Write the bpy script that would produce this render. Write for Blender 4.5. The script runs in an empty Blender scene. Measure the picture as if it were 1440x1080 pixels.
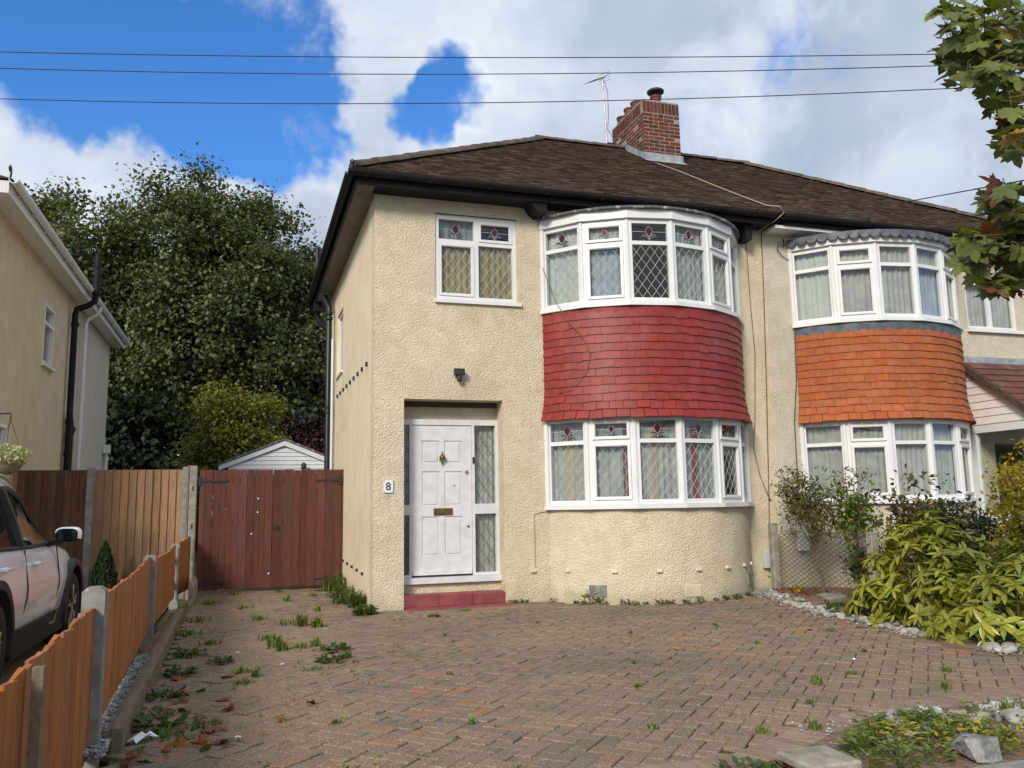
import bpy, math, random
import numpy as np
from mathutils import Vector, Matrix
rnd = random.Random(7)
nrg = np.random.default_rng(11)
S = bpy.context.scene
COL = S.collection
PI = math.pi

# ------------------------------------------------------------------ camera
YAW, PITCH, ROLL = math.radians(17.8), math.radians(8.26), math.radians(-1.03)
CAM = Vector((0, 0, 1.25))
_f = Vector((math.sin(YAW) * math.cos(PITCH), math.cos(YAW) * math.cos(PITCH), math.sin(PITCH)))
_r0 = Vector((math.cos(YAW), -math.sin(YAW), 0))
_u0 = _r0.cross(_f)
_r = _r0 * math.cos(ROLL) + _u0 * math.sin(ROLL)
_u = -_r0 * math.sin(ROLL) + _u0 * math.cos(ROLL)
cd = bpy.data.cameras.new('camera')
cam = bpy.data.objects.new('camera', cd)
COL.objects.link(cam)
cd.sensor_width = 36
cd.lens = 1172 / 1440 * 36
cd.clip_start = 0.05
cd.clip_end = 2000
m = Matrix((_r, _u, -_f)).transposed().to_4x4()
m.translation = CAM
cam.matrix_world = m
S.camera = cam


def seen_size(p):
    """rough distance along the view axis and whether p is in the frame"""
    d = Vector(p) - CAM
    w = d.dot(_f)
    if w < .1:
        return 0
    x, y = d.dot(_r) / w * 1172, d.dot(_u) / w * 1172
    return 1 / w if abs(x) < 740 and abs(y) < 560 else 0


def view_dir(px, py):
    return (_f + _r * ((px - 720) / 1172) - _u * ((py - 540) / 1172)).normalized()


# ------------------------------------------------------------------ sky, sun, exposure
SUN_TO = Vector((-0.58, -0.68, 0.52)).normalized()
W = bpy.data.worlds.new('World')
S.world = W
W.use_nodes = True
nt = W.node_tree
for n in list(nt.nodes):
    nt.nodes.remove(n)


class G:
    """tiny node-graph helper"""
    def __init__(s, tree):
        s.t = tree

    def n(s, kind, **kw):
        nd = s.t.nodes.new(kind)
        for k, v in kw.items():
            if k.startswith('i_'):
                nd.inputs[k[2:].replace('_', ' ')].default_value = v
            else:
                setattr(nd, k, v)
        return nd

    def l(s, a, b):
        s.t.links.new(a, b)

    def val(s, x, sock):
        if hasattr(x, 'is_output'):
            s.l(x, sock)
        else:
            sock.default_value = x

    def m(s, op, a, b=0.0, c=None, clamp=False):
        nd = s.n('ShaderNodeMath', operation=op)
        nd.use_clamp = clamp
        s.val(a, nd.inputs[0])
        s.val(b, nd.inputs[1])
        if c is not None:
            s.val(c, nd.inputs[2])
        return nd.outputs[0]

    def vm(s, op, a, b):
        nd = s.n('ShaderNodeVectorMath', operation=op)
        s.val(a, nd.inputs[0])
        if b is not None:
            s.val(b, nd.inputs[1])
        return nd.outputs['Value'] if op in ('DOT_PRODUCT', 'LENGTH') else nd.outputs[0]

    def scale(s, a, k):
        nd = s.n('ShaderNodeVectorMath', operation='SCALE')
        s.val(a, nd.inputs[0])
        nd.inputs['Scale'].default_value = k
        return nd.outputs[0]

    def ss(s, x, a, b):
        nd = s.n('ShaderNodeMapRange', interpolation_type='SMOOTHSTEP')
        s.val(x, nd.inputs[0])
        nd.inputs[1].default_value = a
        nd.inputs[2].default_value = b
        return nd.outputs[0]

    def noise(s, vec, scale, detail=4, rough=.55, dist=0, out=0):
        nd = s.n('ShaderNodeTexNoise')
        if vec is not None:
            s.l(vec, nd.inputs['Vector'])
        nd.inputs['Scale'].default_value = scale
        nd.inputs['Detail'].default_value = detail
        nd.inputs['Roughness'].default_value = rough
        nd.inputs['Distortion'].default_value = dist
        return nd.outputs[out]

    def mix(s, fac, a, b, blend='MIX'):
        nd = s.n('ShaderNodeMix', data_type='RGBA', blend_type=blend)
        s.val(fac, nd.inputs[0])
        for x, i in ((a, 6), (b, 7)):
            if hasattr(x, 'is_output'):
                s.l(x, nd.inputs[i])
            else:
                nd.inputs[i].default_value = (*x[:3], 1)
        return nd.outputs[2]


g = G(nt)
tc = g.n('ShaderNodeTexCoord')
D = tc.outputs['Generated']
sky = g.n('ShaderNodeTexSky', sky_type='NISHITA')
sky.sun_disc = False
sky.sun_elevation = math.asin(SUN_TO.z)
sky.sun_rotation = math.atan2(SUN_TO.x, SUN_TO.y)
sky.altitude = 50
sky.air_density = 1.0
sky.dust_density = .3
sky.ozone_density = 2.5
blue = g.mix(1.0, sky.outputs[0], (0.47, 0.95, 1.46), 'MULTIPLY')
# cloud cover: fractal field with clear gaps at certain bearings of the sky and others all round
warp = g.noise(D, 5.0, 2, .5, out=1)
Dw = g.vm('ADD', D, g.scale(g.vm('SUBTRACT', warp, (.5, .5, .5)), .10))
Dn = g.vm('NORMALIZE', g.vm('ADD', Dw, g.scale(g.vm('SUBTRACT', g.noise(D, 16., 3, .6, out=1), (.5, .5, .5)), .07)), None)
field = g.noise(Dw, 5.5, 6, .62)
gap = None
for px, py, r0, r1 in ((250, 20, 3, 9), (110, -30, 3, 8), (375, 100, 2, 7), (425, 175, .5, 5), (20, -70, 3, 9), (335, -30, 2, 8), (290, 130, 1, 5.5), (655, 135, .3, 3.2), (612, 178, .1, 2.6)):
    d = view_dir(px, py)
    dt = g.vm('DOT_PRODUCT', Dn, tuple(d))
    h = g.ss(dt, math.cos(math.radians(r1 * 1.12)), math.cos(math.radians(r0 * .6)))
    gap = h if gap is None else g.m('ADD', gap, h)
gap = g.m('MINIMUM', gap, 1.0)
wide = g.ss(g.noise(D, 1.35, 2, .5), .60, .70)                 # clear patches elsewhere in the sky
back = g.ss(g.vm('DOT_PRODUCT', D, tuple(_f)), .55, .25)
gap = g.m('MAXIMUM', gap, g.m('MULTIPLY', wide, back))
dens = g.m('SUBTRACT', g.m('ADD', .86, g.m('MULTIPLY', g.m('SUBTRACT', field, .5), 3.4)), g.m('MULTIPLY', gap, 1.12))
cover = g.ss(dens, -.12, .72)
shade = g.ss(g.noise(Dw, 2.6, 3, .55), .36, .64)
fine = g.ss(g.noise(Dw, 7.0, 4, .6), .42, .72)
thick = g.ss(dens, .75, 1.25)
cl = g.mix(shade, (3.1, 3.75, 4.8), (5.9, 6.3, 7.0))
cl = g.mix(g.m('MULTIPLY', fine, .5), cl, (7.8, 8.0, 8.3))
cl = g.mix(g.m('MULTIPLY', thick, .35), cl, (3.9, 4.5, 5.4))
skyc = g.mix(cover, blue, cl)
bg = g.n('ShaderNodeBackground')
g.l(skyc, bg.inputs[0])
bg.inputs[1].default_value = 0.061
wo = g.n('ShaderNodeOutputWorld')
g.l(bg.outputs[0], wo.inputs[0])

ld = bpy.data.lights.new('sun', 'SUN')
ld.energy = 1.5
ld.angle = math.radians(16)
ld.color = (1.0, .93, .82)
sun = bpy.data.objects.new('sun', ld)
COL.objects.link(sun)
sun.rotation_euler = (-SUN_TO).to_track_quat('-Z', 'Y').to_euler()
S.view_settings.view_transform = 'Standard'
S.view_settings.look = 'None'
S.view_settings.gamma = 1
S.view_settings.exposure = 1.2
S.view_settings.use_curve_mapping = False
S.render.engine = 'CYCLES'
S.cycles.max_bounces = 6
S.cycles.diffuse_bounces = 3
S.cycles.glossy_bounces = 3
S.cycles.transmission_bounces = 4
S.cycles.transparent_max_bounces = 10


# ------------------------------------------------------------------ mesh helpers
class MB:
    def __init__(s):
        s.v = []
        s.f = []

    def add(s, vs, fs):
        n = len(s.v)
        s.v += [tuple(p) for p in vs]
        s.f += [tuple(i + n for i in f) for f in fs]
        return s

    def box(s, x0, x1, y0, y1, z0, z1):
        return s.add([(x0, y0, z0), (x1, y0, z0), (x1, y1, z0), (x0, y1, z0), (x0, y0, z1), (x1, y0, z1), (x1, y1, z1), (x0, y1, z1)],
                     [(0, 3, 2, 1), (4, 5, 6, 7), (0, 1, 5, 4), (1, 2, 6, 5), (2, 3, 7, 6), (3, 0, 4, 7)])

    def mbox(s, P, u0, u1, v0, v1, w0, w1):
        """box in a mapped frame P(u, v, w) with w outward"""
        c = [P(u0, v0, w0), P(u1, v0, w0), P(u1, v1, w0), P(u0, v1, w0), P(u0, v0, w1), P(u1, v0, w1), P(u1, v1, w1), P(u0, v1, w1)]
        return s.add(c, [(0, 3, 2, 1), (4, 5, 6, 7), (0, 1, 5, 4), (1, 2, 6, 5), (2, 3, 7, 6), (3, 0, 4, 7)])

    def cbox(s, x0, x1, y0, y1, z0, z1, c):
        """box with chamfered edges all round"""
        vs = []
        idx = {}
        for a, X in enumerate((x0, x1)):
            for b, Y in enumerate((y0, y1)):
                for d, Z in enumerate((z0, z1)):
                    sx, sy, sz = (1, -1)[a], (1, -1)[b], (1, -1)[d]
                    idx[a, b, d] = len(vs)
                    vs += [(X, Y + sy * c, Z + sz * c), (X + sx * c, Y, Z + sz * c), (X + sx * c, Y + sy * c, Z)]
        fs = []
        I = lambda a, b, d, k: idx[a, b, d] + k
        for a in (0, 1):
            q = [I(a, 0, 0, 0), I(a, 1, 0, 0), I(a, 1, 1, 0), I(a, 0, 1, 0)]
            fs.append(q if a else q[::-1])
            q = [I(0, a, 0, 1), I(1, a, 0, 1), I(1, a, 1, 1), I(0, a, 1, 1)]
            fs.append(q[::-1] if a else q)
            q = [I(0, 0, a, 2), I(1, 0, a, 2), I(1, 1, a, 2), I(0, 1, a, 2)]
            fs.append(q if a else q[::-1])
        for a in (0, 1):
            for b in (0, 1):
                fs.append([I(a, b, 0, 0), I(a, b, 0, 1), I(a, b, 1, 1), I(a, b, 1, 0)])
                fs.append([I(a, 0, b, 0), I(a, 0, b, 2), I(a, 1, b, 2), I(a, 1, b, 0)])
                fs.append([I(0, a, b, 1), I(0, a, b, 2), I(1, a, b, 2), I(1, a, b, 1)])
                for d in (0, 1):
                    fs.append([I(a, b, d, 0), I(a, b, d, 1), I(a, b, d, 2)])
        return s.add(vs, fs)

    def tube(s, pts, r, n=8, caps=True):
        pts = [Vector(p) for p in pts]
        rs = r if isinstance(r, (list, tuple)) else [r] * len(pts)
        base = len(s.v)
        up = None
        for i, p in enumerate(pts):
            t = (pts[min(i + 1, len(pts) - 1)] - pts[max(i - 1, 0)])
            t = t.normalized() if t.length > 1e-9 else Vector((0, 0, 1))
            if up is None:
                up = Vector((0, 0, 1)) if abs(t.z) < .9 else Vector((1, 0, 0))
            a = t.cross(up)
            a = a.normalized() if a.length > 1e-6 else t.orthogonal().normalized()
            b = t.cross(a)
            up = -b if False else up
            for k in range(n):
                th = 2 * PI * k / n
                s.v.append(tuple(p + (a * math.cos(th) + b * math.sin(th)) * rs[i]))
        for i in range(len(pts) - 1):
            for k in range(n):
                k2 = (k + 1) % n
                s.f.append((base + i * n + k, base + i * n + k2, base + (i + 1) * n + k2, base + (i + 1) * n + k))
        if caps:
            s.f.append(tuple(base + k for k in range(n))[::-1])
            s.f.append(tuple(base + (len(pts) - 1) * n + k for k in range(n)))
        return s

    def lathe(s, prof, cx, cy, n=20, cz=0):
        """prof: list of (r, z)"""
        b = len(s.v)
        for r, z in prof:
            for k in range(n):
                th = 2 * PI * k / n
                s.v.append((cx + r * math.cos(th), cy + r * math.sin(th), cz + z))
        for i in range(len(prof) - 1):
            for k in range(n):
                k2 = (k + 1) % n
                s.f.append((b + i * n + k, b + i * n + k2, b + (i + 1) * n + k2, b + (i + 1) * n + k))
        s.f.append(tuple(b + k for k in range(n))[::-1])
        s.f.append(tuple(b + (len(prof) - 1) * n + k for k in range(n)))
        return s

    def prism(s, poly, A, B):
        """polygon (list of 2d) mapped by A and by B, joined"""
        n = len(poly)
        return s.add([A(*p) for p in poly] + [B(*p) for p in poly],
                     [tuple(range(n))[::-1], tuple(range(n, 2 * n))] + [(i, (i + 1) % n, n + (i + 1) % n, n + i) for i in range(n)])

    def sheet(s, rows):
        """grid of points"""
        b = len(s.v)
        nu = len(rows[0])
        for r in rows:
            s.v += [tuple(p) for p in r]
        for j in range(len(rows) - 1):
            for i in range(nu - 1):
                s.f.append((b + j * nu + i, b + j * nu + i + 1, b + (j + 1) * nu + i + 1, b + (j + 1) * nu + i))
        return s

    def mesh(s, name, mt, smooth=False):
        me = bpy.data.meshes.new(name)
        me.from_pydata(s.v, [], s.f)
        if smooth:
            me.polygons.foreach_set('use_smooth', [True] * len(me.polygons))
            me.set_sharp_from_angle(angle=math.radians(42))
        me.materials.append(mt)
        me.update()
        return me

    def build(s, name, mt, parent=None, smooth=False):
        return place(s.mesh(name, mt, smooth), name, parent)


def place(me, name, parent=None, loc=None, rot=None, scale=None, mw=None):
    o = bpy.data.objects.new(name, me)
    COL.objects.link(o)
    if mw is not None:
        o.matrix_basis = mw
    if loc is not None:
        o.location = loc
    if rot is not None:
        o.rotation_euler = rot
    if scale is not None:
        o.scale = scale
    if parent is not None:
        o.parent = parent
        o.matrix_parent_inverse = Matrix.Translation(-world_loc(parent))
    return o


def world_loc(o):
    """children are built in world coordinates, so only things with a shifted empty give an offset"""
    return Vector(o['base']) if 'base' in o.keys() else Vector((0, 0, 0))


BASES = {}


def tag(o, label, cat, group=None, kind=None):
    if label:
        o['label'] = label
    if cat:
        o['category'] = cat
    if group:
        o['group'] = group
    if kind:
        o['kind'] = kind
    return o


def thing(name, label, cat, loc=(0, 0, 0), group=None):
    o = bpy.data.objects.new(name, None)
    COL.objects.link(o)
    o.location = loc
    o.empty_display_size = .2
    o['base'] = tuple(loc)
    return tag(o, label, cat, group)


def np_mesh(name, V, F, mt, smooth=False):
    """V (n,3), F (m,k) numpy"""
    me = bpy.data.meshes.new(name)
    V = np.asarray(V, np.float32)
    F = np.asarray(F, np.int32)
    me.vertices.add(len(V))
    me.vertices.foreach_set('co', V.ravel())
    k = F.shape[1]
    me.loops.add(F.size)
    me.loops.foreach_set('vertex_index', F.ravel())
    me.polygons.add(len(F))
    me.polygons.foreach_set('loop_start', np.arange(0, F.size, k, dtype=np.int32))
    me.polygons.foreach_set('loop_total', np.full(len(F), k, dtype=np.int32))
    if smooth:
        me.polygons.foreach_set('use_smooth', np.ones(len(F), bool))
    me.materials.append(mt)
    me.update(calc_edges=True)
    return me


# ------------------------------------------------------------------ materials
def mat(name, a, b=None, scale=6., rough=.6, bump=0., bscale=30., bdist=.01, spec=.4, metal=0., rand=0., stretch=(1, 1, 1), detail=5,
        lo=.35, hi=.65, extra=None, transl=0., coat=0., vor=0.):
    mt = bpy.data.materials.new(name)
    mt.use_nodes = True
    t = mt.node_tree
    for n in list(t.nodes):
        t.nodes.remove(n)
    g = G(t)
    geo = g.n('ShaderNodeNewGeometry')
    info = g.n('ShaderNodeObjectInfo')
    pos = geo.outputs['Position']
    rr = g.m('FRACT', g.m('ADD', g.m('MULTIPLY', info.outputs['Random'], 7.31), geo.outputs['Random Per Island']))
    if rand:
        off = g.n('ShaderNodeCombineXYZ')
        g.l(g.m('MULTIPLY', rr, 13.), off.inputs[0])
        g.l(g.m('MULTIPLY', rr, 29.), off.inputs[2])
        pos = g.vm('ADD', pos, off.outputs[0])
    if stretch != (1, 1, 1):
        pos = g.vm('MULTIPLY', pos, stretch)
    col = a
    if b is not None:
        f = g.ss(g.noise(pos, scale, detail, .6), lo, hi)
        col = g.mix(f, a, b)
    if rand:
        hs = g.n('ShaderNodeHueSaturation')
        if hasattr(col, 'is_output'):
            g.l(col, hs.inputs['Color'])
        else:
            hs.inputs['Color'].default_value = (*col[:3], 1)
        g.l(g.m('ADD', 1 - rand, g.m('MULTIPLY', rr, 2 * rand)), hs.inputs['Value'])
        g.l(g.m('ADD', 1 - rand * .4, g.m('MULTIPLY', g.m('FRACT', g.m('MULTIPLY', rr, 17.)), rand * .8)), hs.inputs['Saturation'])
        col = hs.outputs[0]
    if extra:
        col = extra(g, col, geo.outputs['Position'], rr, geo)
    bs = g.n('ShaderNodeBsdfPrincipled')
    if hasattr(col, 'is_output'):
        g.l(col, bs.inputs['Base Color'])
    else:
        bs.inputs['Base Color'].default_value = (*col[:3], 1)
    bs.inputs['Roughness'].default_value = rough
    bs.inputs['Specular IOR Level'].default_value = spec
    bs.inputs['Metallic'].default_value = metal
    if coat:
        bs.inputs['Coat Weight'].default_value = coat
        bs.inputs['Coat Roughness'].default_value = .04
    if bump:
        hgt = g.noise(pos, bscale, 4, .55)
        if vor:
            vn = g.n('ShaderNodeTexVoronoi', feature='SMOOTH_F1')
            g.l(g.vm('ADD', pos, g.scale(g.noise(pos, bscale * .8, 2, out=1), .03)), vn.inputs['Vector'])
            vn.inputs['Scale'].default_value = vor
            hgt = g.m('ADD', g.m('MULTIPLY', hgt, .5), g.m('MULTIPLY', g.m('SUBTRACT', .6, vn.outputs['Distance']), 1.1))
        bp = g.n('ShaderNodeBump')
        bp.inputs['Strength'].default_value = bump
        bp.inputs['Distance'].default_value = bdist
        g.l(hgt, bp.inputs['Height'])
        g.l(bp.outputs[0], bs.inputs['Normal'])
    out = g.n('ShaderNodeOutputMaterial')
    sh = bs.outputs[0]
    if transl:
        tr = g.n('ShaderNodeBsdfTranslucent')
        if hasattr(col, 'is_output'):
            g.l(g.mix(1., col, (1.25, 1.2, .55), 'MULTIPLY'), tr.inputs[0])
        else:
            tr.inputs[0].default_value = (*[min(1, c * 1.2) for c in col[:3]], 1)
        mx = g.n('ShaderNodeMixShader')
        mx.inputs[0].default_value = transl
        g.l(sh, mx.inputs[1])
        g.l(tr.outputs[0], mx.inputs[2])
        sh = mx.outputs[0]
    g.l(sh, out.inputs[0])
    return mt


def glass(name, tint=(.93, .945, .94), ior=1.48, rough=0.0):
    mt = bpy.data.materials.new(name)
    mt.use_nodes = True
    t = mt.node_tree
    for n in list(t.nodes):
        t.nodes.remove(n)
    g = G(t)
    tr = g.n('ShaderNodeBsdfTransparent')
    tr.inputs[0].default_value = (*tint, 1)
    gl = g.n('ShaderNodeBsdfGlossy')
    gl.inputs['Roughness'].default_value = rough
    geo = g.n('ShaderNodeNewGeometry')
    cs_ = g.m('ABSOLUTE', g.vm('DOT_PRODUCT', geo.outputs['Normal'], geo.outputs['Incoming']))
    f0 = ((ior - 1) / (ior + 1)) ** 2
    fr = g.m('ADD', f0, g.m('MULTIPLY', g.m('POWER', g.m('SUBTRACT', 1.0, cs_), 5.0), 1 - f0))
    bp = g.n('ShaderNodeBump')
    bp.inputs['Strength'].default_value = .08
    bp.inputs['Distance'].default_value = .01
    g.l(g.noise(geo.outputs['Position'], 3.5, 2), bp.inputs['Height'])
    g.l(bp.outputs[0], gl.inputs['Normal'])
    mx = g.n('ShaderNodeMixShader')
    g.l(fr, mx.inputs[0])
    g.l(tr.outputs[0], mx.inputs[1])
    g.l(gl.outputs[0], mx.inputs[2])
    out = g.n('ShaderNodeOutputMaterial')
    g.l(mx.outputs[0], out.inputs[0])
    return mt


def stains(tint, sc, lo, hi, amt, zmax=None, stretch=(1, 1, 1)):
    """patches of another colour with a shape of their own"""
    def ex(g, col, pos, rr, geo):
        f = g.ss(g.noise(g.vm('MULTIPLY', pos, stretch), sc, 6, .62), lo, hi)
        f = g.m('MULTIPLY', f, amt)
        return g.mix(f, col, tint)
    return ex


def wall_dirt(g, col, pos, rr, geo):
    f = g.m('MULTIPLY', g.ss(g.noise(pos, .9, 6, .62), .5, .72), .35)
    col = g.mix(f, col, (.42, .36, .2))
    sep = g.n('ShaderNodeSeparateXYZ')
    g.l(pos, sep.inputs[0])
    zz = g.m('ADD', sep.outputs[2], g.m('MULTIPLY', g.noise(pos, 3.5, 5, .6), .5))
    f2 = g.m('MULTIPLY', g.ss(zz, .5, .22), .5)
    col = g.mix(f2, col, (.33, .31, .17))
    st = g.ss(g.noise(g.vm('MULTIPLY', pos, (5.0, 5.0, .35)), 1.6, 5, .6), .56, .74)
    return g.mix(g.m('MULTIPLY', st, .22), col, (.40, .36, .24))


def rust_stain(g, col, pos, rr, geo):
    col = wall_dirt(g, col, pos, rr, geo)
    d = g.vm('LENGTH', g.vm('MULTIPLY', g.vm('SUBTRACT', pos, (2.80, 10.44, 3.72)), (2.2, 0, 3.4)), None)
    f = g.m('MULTIPLY', g.ss(g.m('ADD', d, g.m('MULTIPLY', g.noise(pos, 9, 4), .5)), 1.0, .25), .22)
    return g.mix(f, col, (.5, .25, .09))


def paver_extra(g, col, pos, rr, geo):
    # each block its own tone: grey-brown to brick red
    k = g.m('FRACT', g.m('MULTIPLY', rr, 5.7))
    col = g.mix(g.ss(k, .2, .6), (.225, .178, .136), (.27, .205, .15))
    col = g.mix(g.ss(k, .76, 1.0), col, (.32, .185, .118))
    big = g.ss(g.noise(pos, .5, 4, .6), .42, .66)
    col = g.mix(g.m('MULTIPLY', big, .5), col, (.165, .143, .122))
    warm = g.ss(g.noise(g.vm('ADD', pos, (9, 3, 0)), .6, 4, .6), .45, .66)
    col = g.mix(g.m('MULTIPLY', warm, .6), col, (.33, .238, .155))
    moss = g.ss(g.noise(g.vm('ADD', pos, (3, 7, 0)), 1.3, 7, .7), .5, .72)
    col = g.mix(g.m('MULTIPLY', moss, .55), col, (.15, .14, .07))
    gr = g.ss(g.noise(pos, 95, 3, .75), .40, .66)
    col = g.mix(gr, g.mix(1.0, col, (.62, .60, .58), 'MULTIPLY'), g.mix(1.0, col, (1.32, 1.3, 1.27), 'MULTIPLY'))
    sp = g.ss(g.noise(pos, 30, 5, .7), .61, .69)
    return g.mix(g.m('MULTIPLY', sp, .65), col, (.42, .40, .36))


M = {}
M['wall'] = mat('cream_roughcast', (.66, .572, .405), (.73, .645, .475), 5, .9, .85, 70, .020, .15, extra=rust_stain, vor=60)
M['wall2'] = mat('pale_roughcast', (.60, .54, .425), (.67, .605, .485), 5, .9, .85, 70, .020, .15, extra=wall_dirt, vor=60)
M['smooth'] = mat('cream_masonry', (.67, .59, .415), (.73, .655, .475), 3, .85, .25, 60, .01, .15, extra=wall_dirt)
M['tan'] = mat('tan_render', (.54, .435, .295), (.60, .49, .345), 2.5, .9, .45, 70, .01, .15, extra=stains((.42, .34, .25), .8, .5, .75, .5))
M['tan2'] = mat('greyed_render', (.50, .43, .34), (.55, .47, .37), 2.0, .9, .3, 60, .01, .15)
M['upvc'] = mat('white_upvc', (.70, .70, .69), (.74, .74, .73), 3, .32, spec=.5, extra=stains((.6, .58, .5), 6, .62, .8, .35))
M['white_paint'] = mat('white_paint', (.60, .60, .605), (.68, .68, .685), 8, .5, .1, 60, .003, extra=stains((.55, .55, .55), 7, .5, .75, .45))
M['white_wood'] = mat('weathered_white_boards', (.66, .69, .72), (.74, .76, .78), 5, .6, .15, 40, .004, extra=stains((.38, .36, .33), 11, .64, .74, .8))
M['cheek'] = mat('white_cladding', (.74, .71, .66), (.80, .77, .72), 4, .5, extra=stains((.5, .45, .36), 5, .6, .78, .4))
M['glass'] = glass('window_glass')
M['dark_glass'] = mat('car_glass', (.012, .014, .015), None, rough=.03, spec=.6)
M['lead_came'] = mat('leading', (.40, .40, .39), (.55, .55, .54), 30, .45, spec=.4)
M['lead_dark'] = mat('dark_leading', (.09, .09, .09), None, rough=.5)
M['black'] = mat('black_gloss_paint', (.009, .009, .010), (.015, .015, .017), 6, .6, .1, 30, .003, spec=.2)
M['matte_black'] = mat('black_plastic', (.02, .02, .02), (.03, .03, .03), 9, .55)
M['pipe_blue'] = mat('blue_black_pipe', (.010, .014, .021), (.015, .019, .026), 9, .4)
M['roof'] = mat('brown_plain_tile', (.066, .043, .033), (.104, .066, .047), 9, .9, .4, 90, .006, .15, rand=.34,
                extra=stains((.17, .12, .075), 1.6, .55, .75, .42))
M['roof_base'] = mat('roof_underlay', (.03, .024, .02), None, rough=.9)
M['hip'] = mat('mortared_hip_tile', (.085, .068, .053), (.14, .115, .09), 11, .9, .5, 60, .01, .15, rand=.15)
M['soffit'] = mat('soffit_board', (.15, .135, .11), (.20, .18, .15), 5, .8)
M['red_tile'] = mat('red_painted_tile', (.215, .025, .021), (.255, .036, .028), 7, .5, .25, 45, .004, .35, rand=.08,
                    extra=stains((.34, .09, .08), 2.2, .55, .76, .5))
M['orange_tile'] = mat('orange_clay_tile', (.325, .092, .036), (.385, .120, .048), 8, .8, .3, 60, .004, .2, rand=.09,
                       extra=stains((.24, .085, .04), 3.0, .58, .75, .5))
M['step_red'] = mat('red_step_paint', (.20, .045, .052), (.27, .07, .07), 6, .5, .2, 40, .004, extra=stains((.32, .22, .16), 4, .58, .75, .6))
M['leadsheet'] = mat('lead_flashing', (.26, .285, .30), (.42, .44, .45), 7, .55, .2, 20, .01, metal=.3)
M['lead_grey'] = mat('dark_lead', (.075, .08, .095), (.13, .14, .155), 9, .6, .3, 25, .01, metal=.2)
M['felt'] = mat('weathered_felt', (.10, .10, .095), (.42, .42, .40), 13, .85, .6, 30, .02, lo=.5, hi=.7)
M['brick'] = mat('chimney_brick', (.085, .030, .021), (.14, .047, .031), 16, .85, .4, 70, .006, .2, rand=.35, extra=stains((.045, .033, .03), 2.4, .5, .75, .7))
M['mortar'] = mat('old_mortar', (.24, .195, .15), (.33, .275, .215), 14, .95, .4, 60, .01)
M['terracotta'] = mat('sooty_terracotta', (.25, .072, .042), (.10, .04, .03), 6, .8, .2, 40, .005)
M['metal'] = mat('galvanised_metal', (.42, .40, .38), (.3, .26, .23), 12, .5, metal=.6)
M['brass'] = mat('aged_brass', (.27, .19, .065), (.16, .115, .05), 12, .4, metal=.8)
M['steel'] = mat('dull_steel', (.35, .35, .34), None, rough=.35, metal=.9)
M['wood_orange'] = mat('orange_stained_board', (.27, .098, .037), (.46, .185, .07), 9, .7, .5, 40, .004, .2, rand=.16, stretch=(16, 16, .45),
                       extra=stains((.12, .04, .018), 6, .58, .70, .7, stretch=(6, 6, .6)))
M['wood_tan'] = mat('tan_fence_board', (.21, .125, .066), (.34, .205, .112), 7, .75, .35, 40, .004, .2, rand=.16, stretch=(16, 16, .5),
                    extra=stains((.10, .055, .03), 6, .66, .73, .8))
M['wood_dark'] = mat('dark_fence_board', (.095, .05, .031), (.14, .077, .047), 6, .75, .35, 40, .004, .2, rand=.22, stretch=(8, 8, .5))
M['wood_gate'] = mat('red_brown_gate_board', (.072, .027, .019), (.122, .042, .028), 7, .6, .3, 40, .004, .25, rand=.2, stretch=(14, 14, .45),
                     extra=stains((.06, .022, .014), 4, .56, .76, .5))
M['timber'] = mat('weathered_timber', (.16, .125, .085), (.23, .185, .125), 6, .85, .5, 50, .008, .15, stretch=(6, .6, 6))
M['concrete'] = mat('concrete_post', (.20, .195, .17), (.29, .28, .25), 9, .9, .5, 90, .006, .15, extra=stains((.58, .55, .46), 20, .62, .72, .7))
M['concrete_old'] = mat('lichened_concrete', (.24, .21, .165), (.36, .33, .27), 8, .95, .6, 70, .01, .1, extra=stains((.12, .12, .06), 6, .55, .7, .6))
M['paver'] = mat('clay_paver', (.2, .14, .1), None, rough=.92, bump=.6, bscale=90, bdist=.006, spec=.12, rand=.22, extra=paver_extra)
M['joint'] = mat('mossy_joint_sand', (.11, .092, .06), (.085, .088, .036), 5, .98, .6, 90, .01, .05, detail=8)
M['soil'] = mat('garden_soil', (.17, .122, .085), (.28, .20, .138), 6, .98, .8, 40, .03, .05, detail=8, extra=stains((.2, .13, .085), 3, .5, .7, .6))
M['ground'] = mat('rough_ground', (.07, .075, .035), (.12, .11, .06), 2, .98, .6, 25, .03, .05, detail=8)
M['pebble'] = mat('pale_cobble', (.22, .205, .175), (.40, .385, .345), 9, .75, .3, 40, .006, .25, rand=.3, extra=stains((.17, .16, .11), 14, .55, .72, .5))
M['rock'] = mat('grey_rock', (.15, .15, .145), (.34, .34, .33), 12, .9, .8, 30, .02, .2, detail=8)
M['gravel'] = mat('slate_gravel', (.22, .25, .25), (.36, .38, .37), 30, .85, rand=.45, spec=.2)
M['car_paint'] = mat('white_car_paint', (.88, .885, .89), None, rough=.25, spec=.5, coat=.8)
M['tyre'] = mat('tyre_rubber', (.018, .018, .018), (.03, .03, .028), 20, .85)
M['rim'] = mat('alloy_wheel', (.35, .35, .36), None, rough=.3, metal=.9)
M['bark'] = mat('bark', (.075, .058, .042), (.14, .11, .08), 12, .95, .8, 30, .02, .1, stretch=(3, 3, .7))
M['bark_grey'] = mat('pale_bark', (.16, .125, .09), (.25, .2, .15), 14, .9, .6, 40, .01, .1, stretch=(3, 3, .7))
M['wire'] = mat('overhead_wire', (.035, .018, .032), None, rough=.6)
M['cable'] = mat('brown_cable', (.10, .055, .03), (.2, .12, .07), 6, .6)
M['cable_pale'] = mat('pale_cable', (.42, .33, .24), None, rough=.6)
M['boxgrey'] = mat('grey_meter_box', (.52, .53, .53), (.46, .47, .46), 5, .5)
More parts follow.
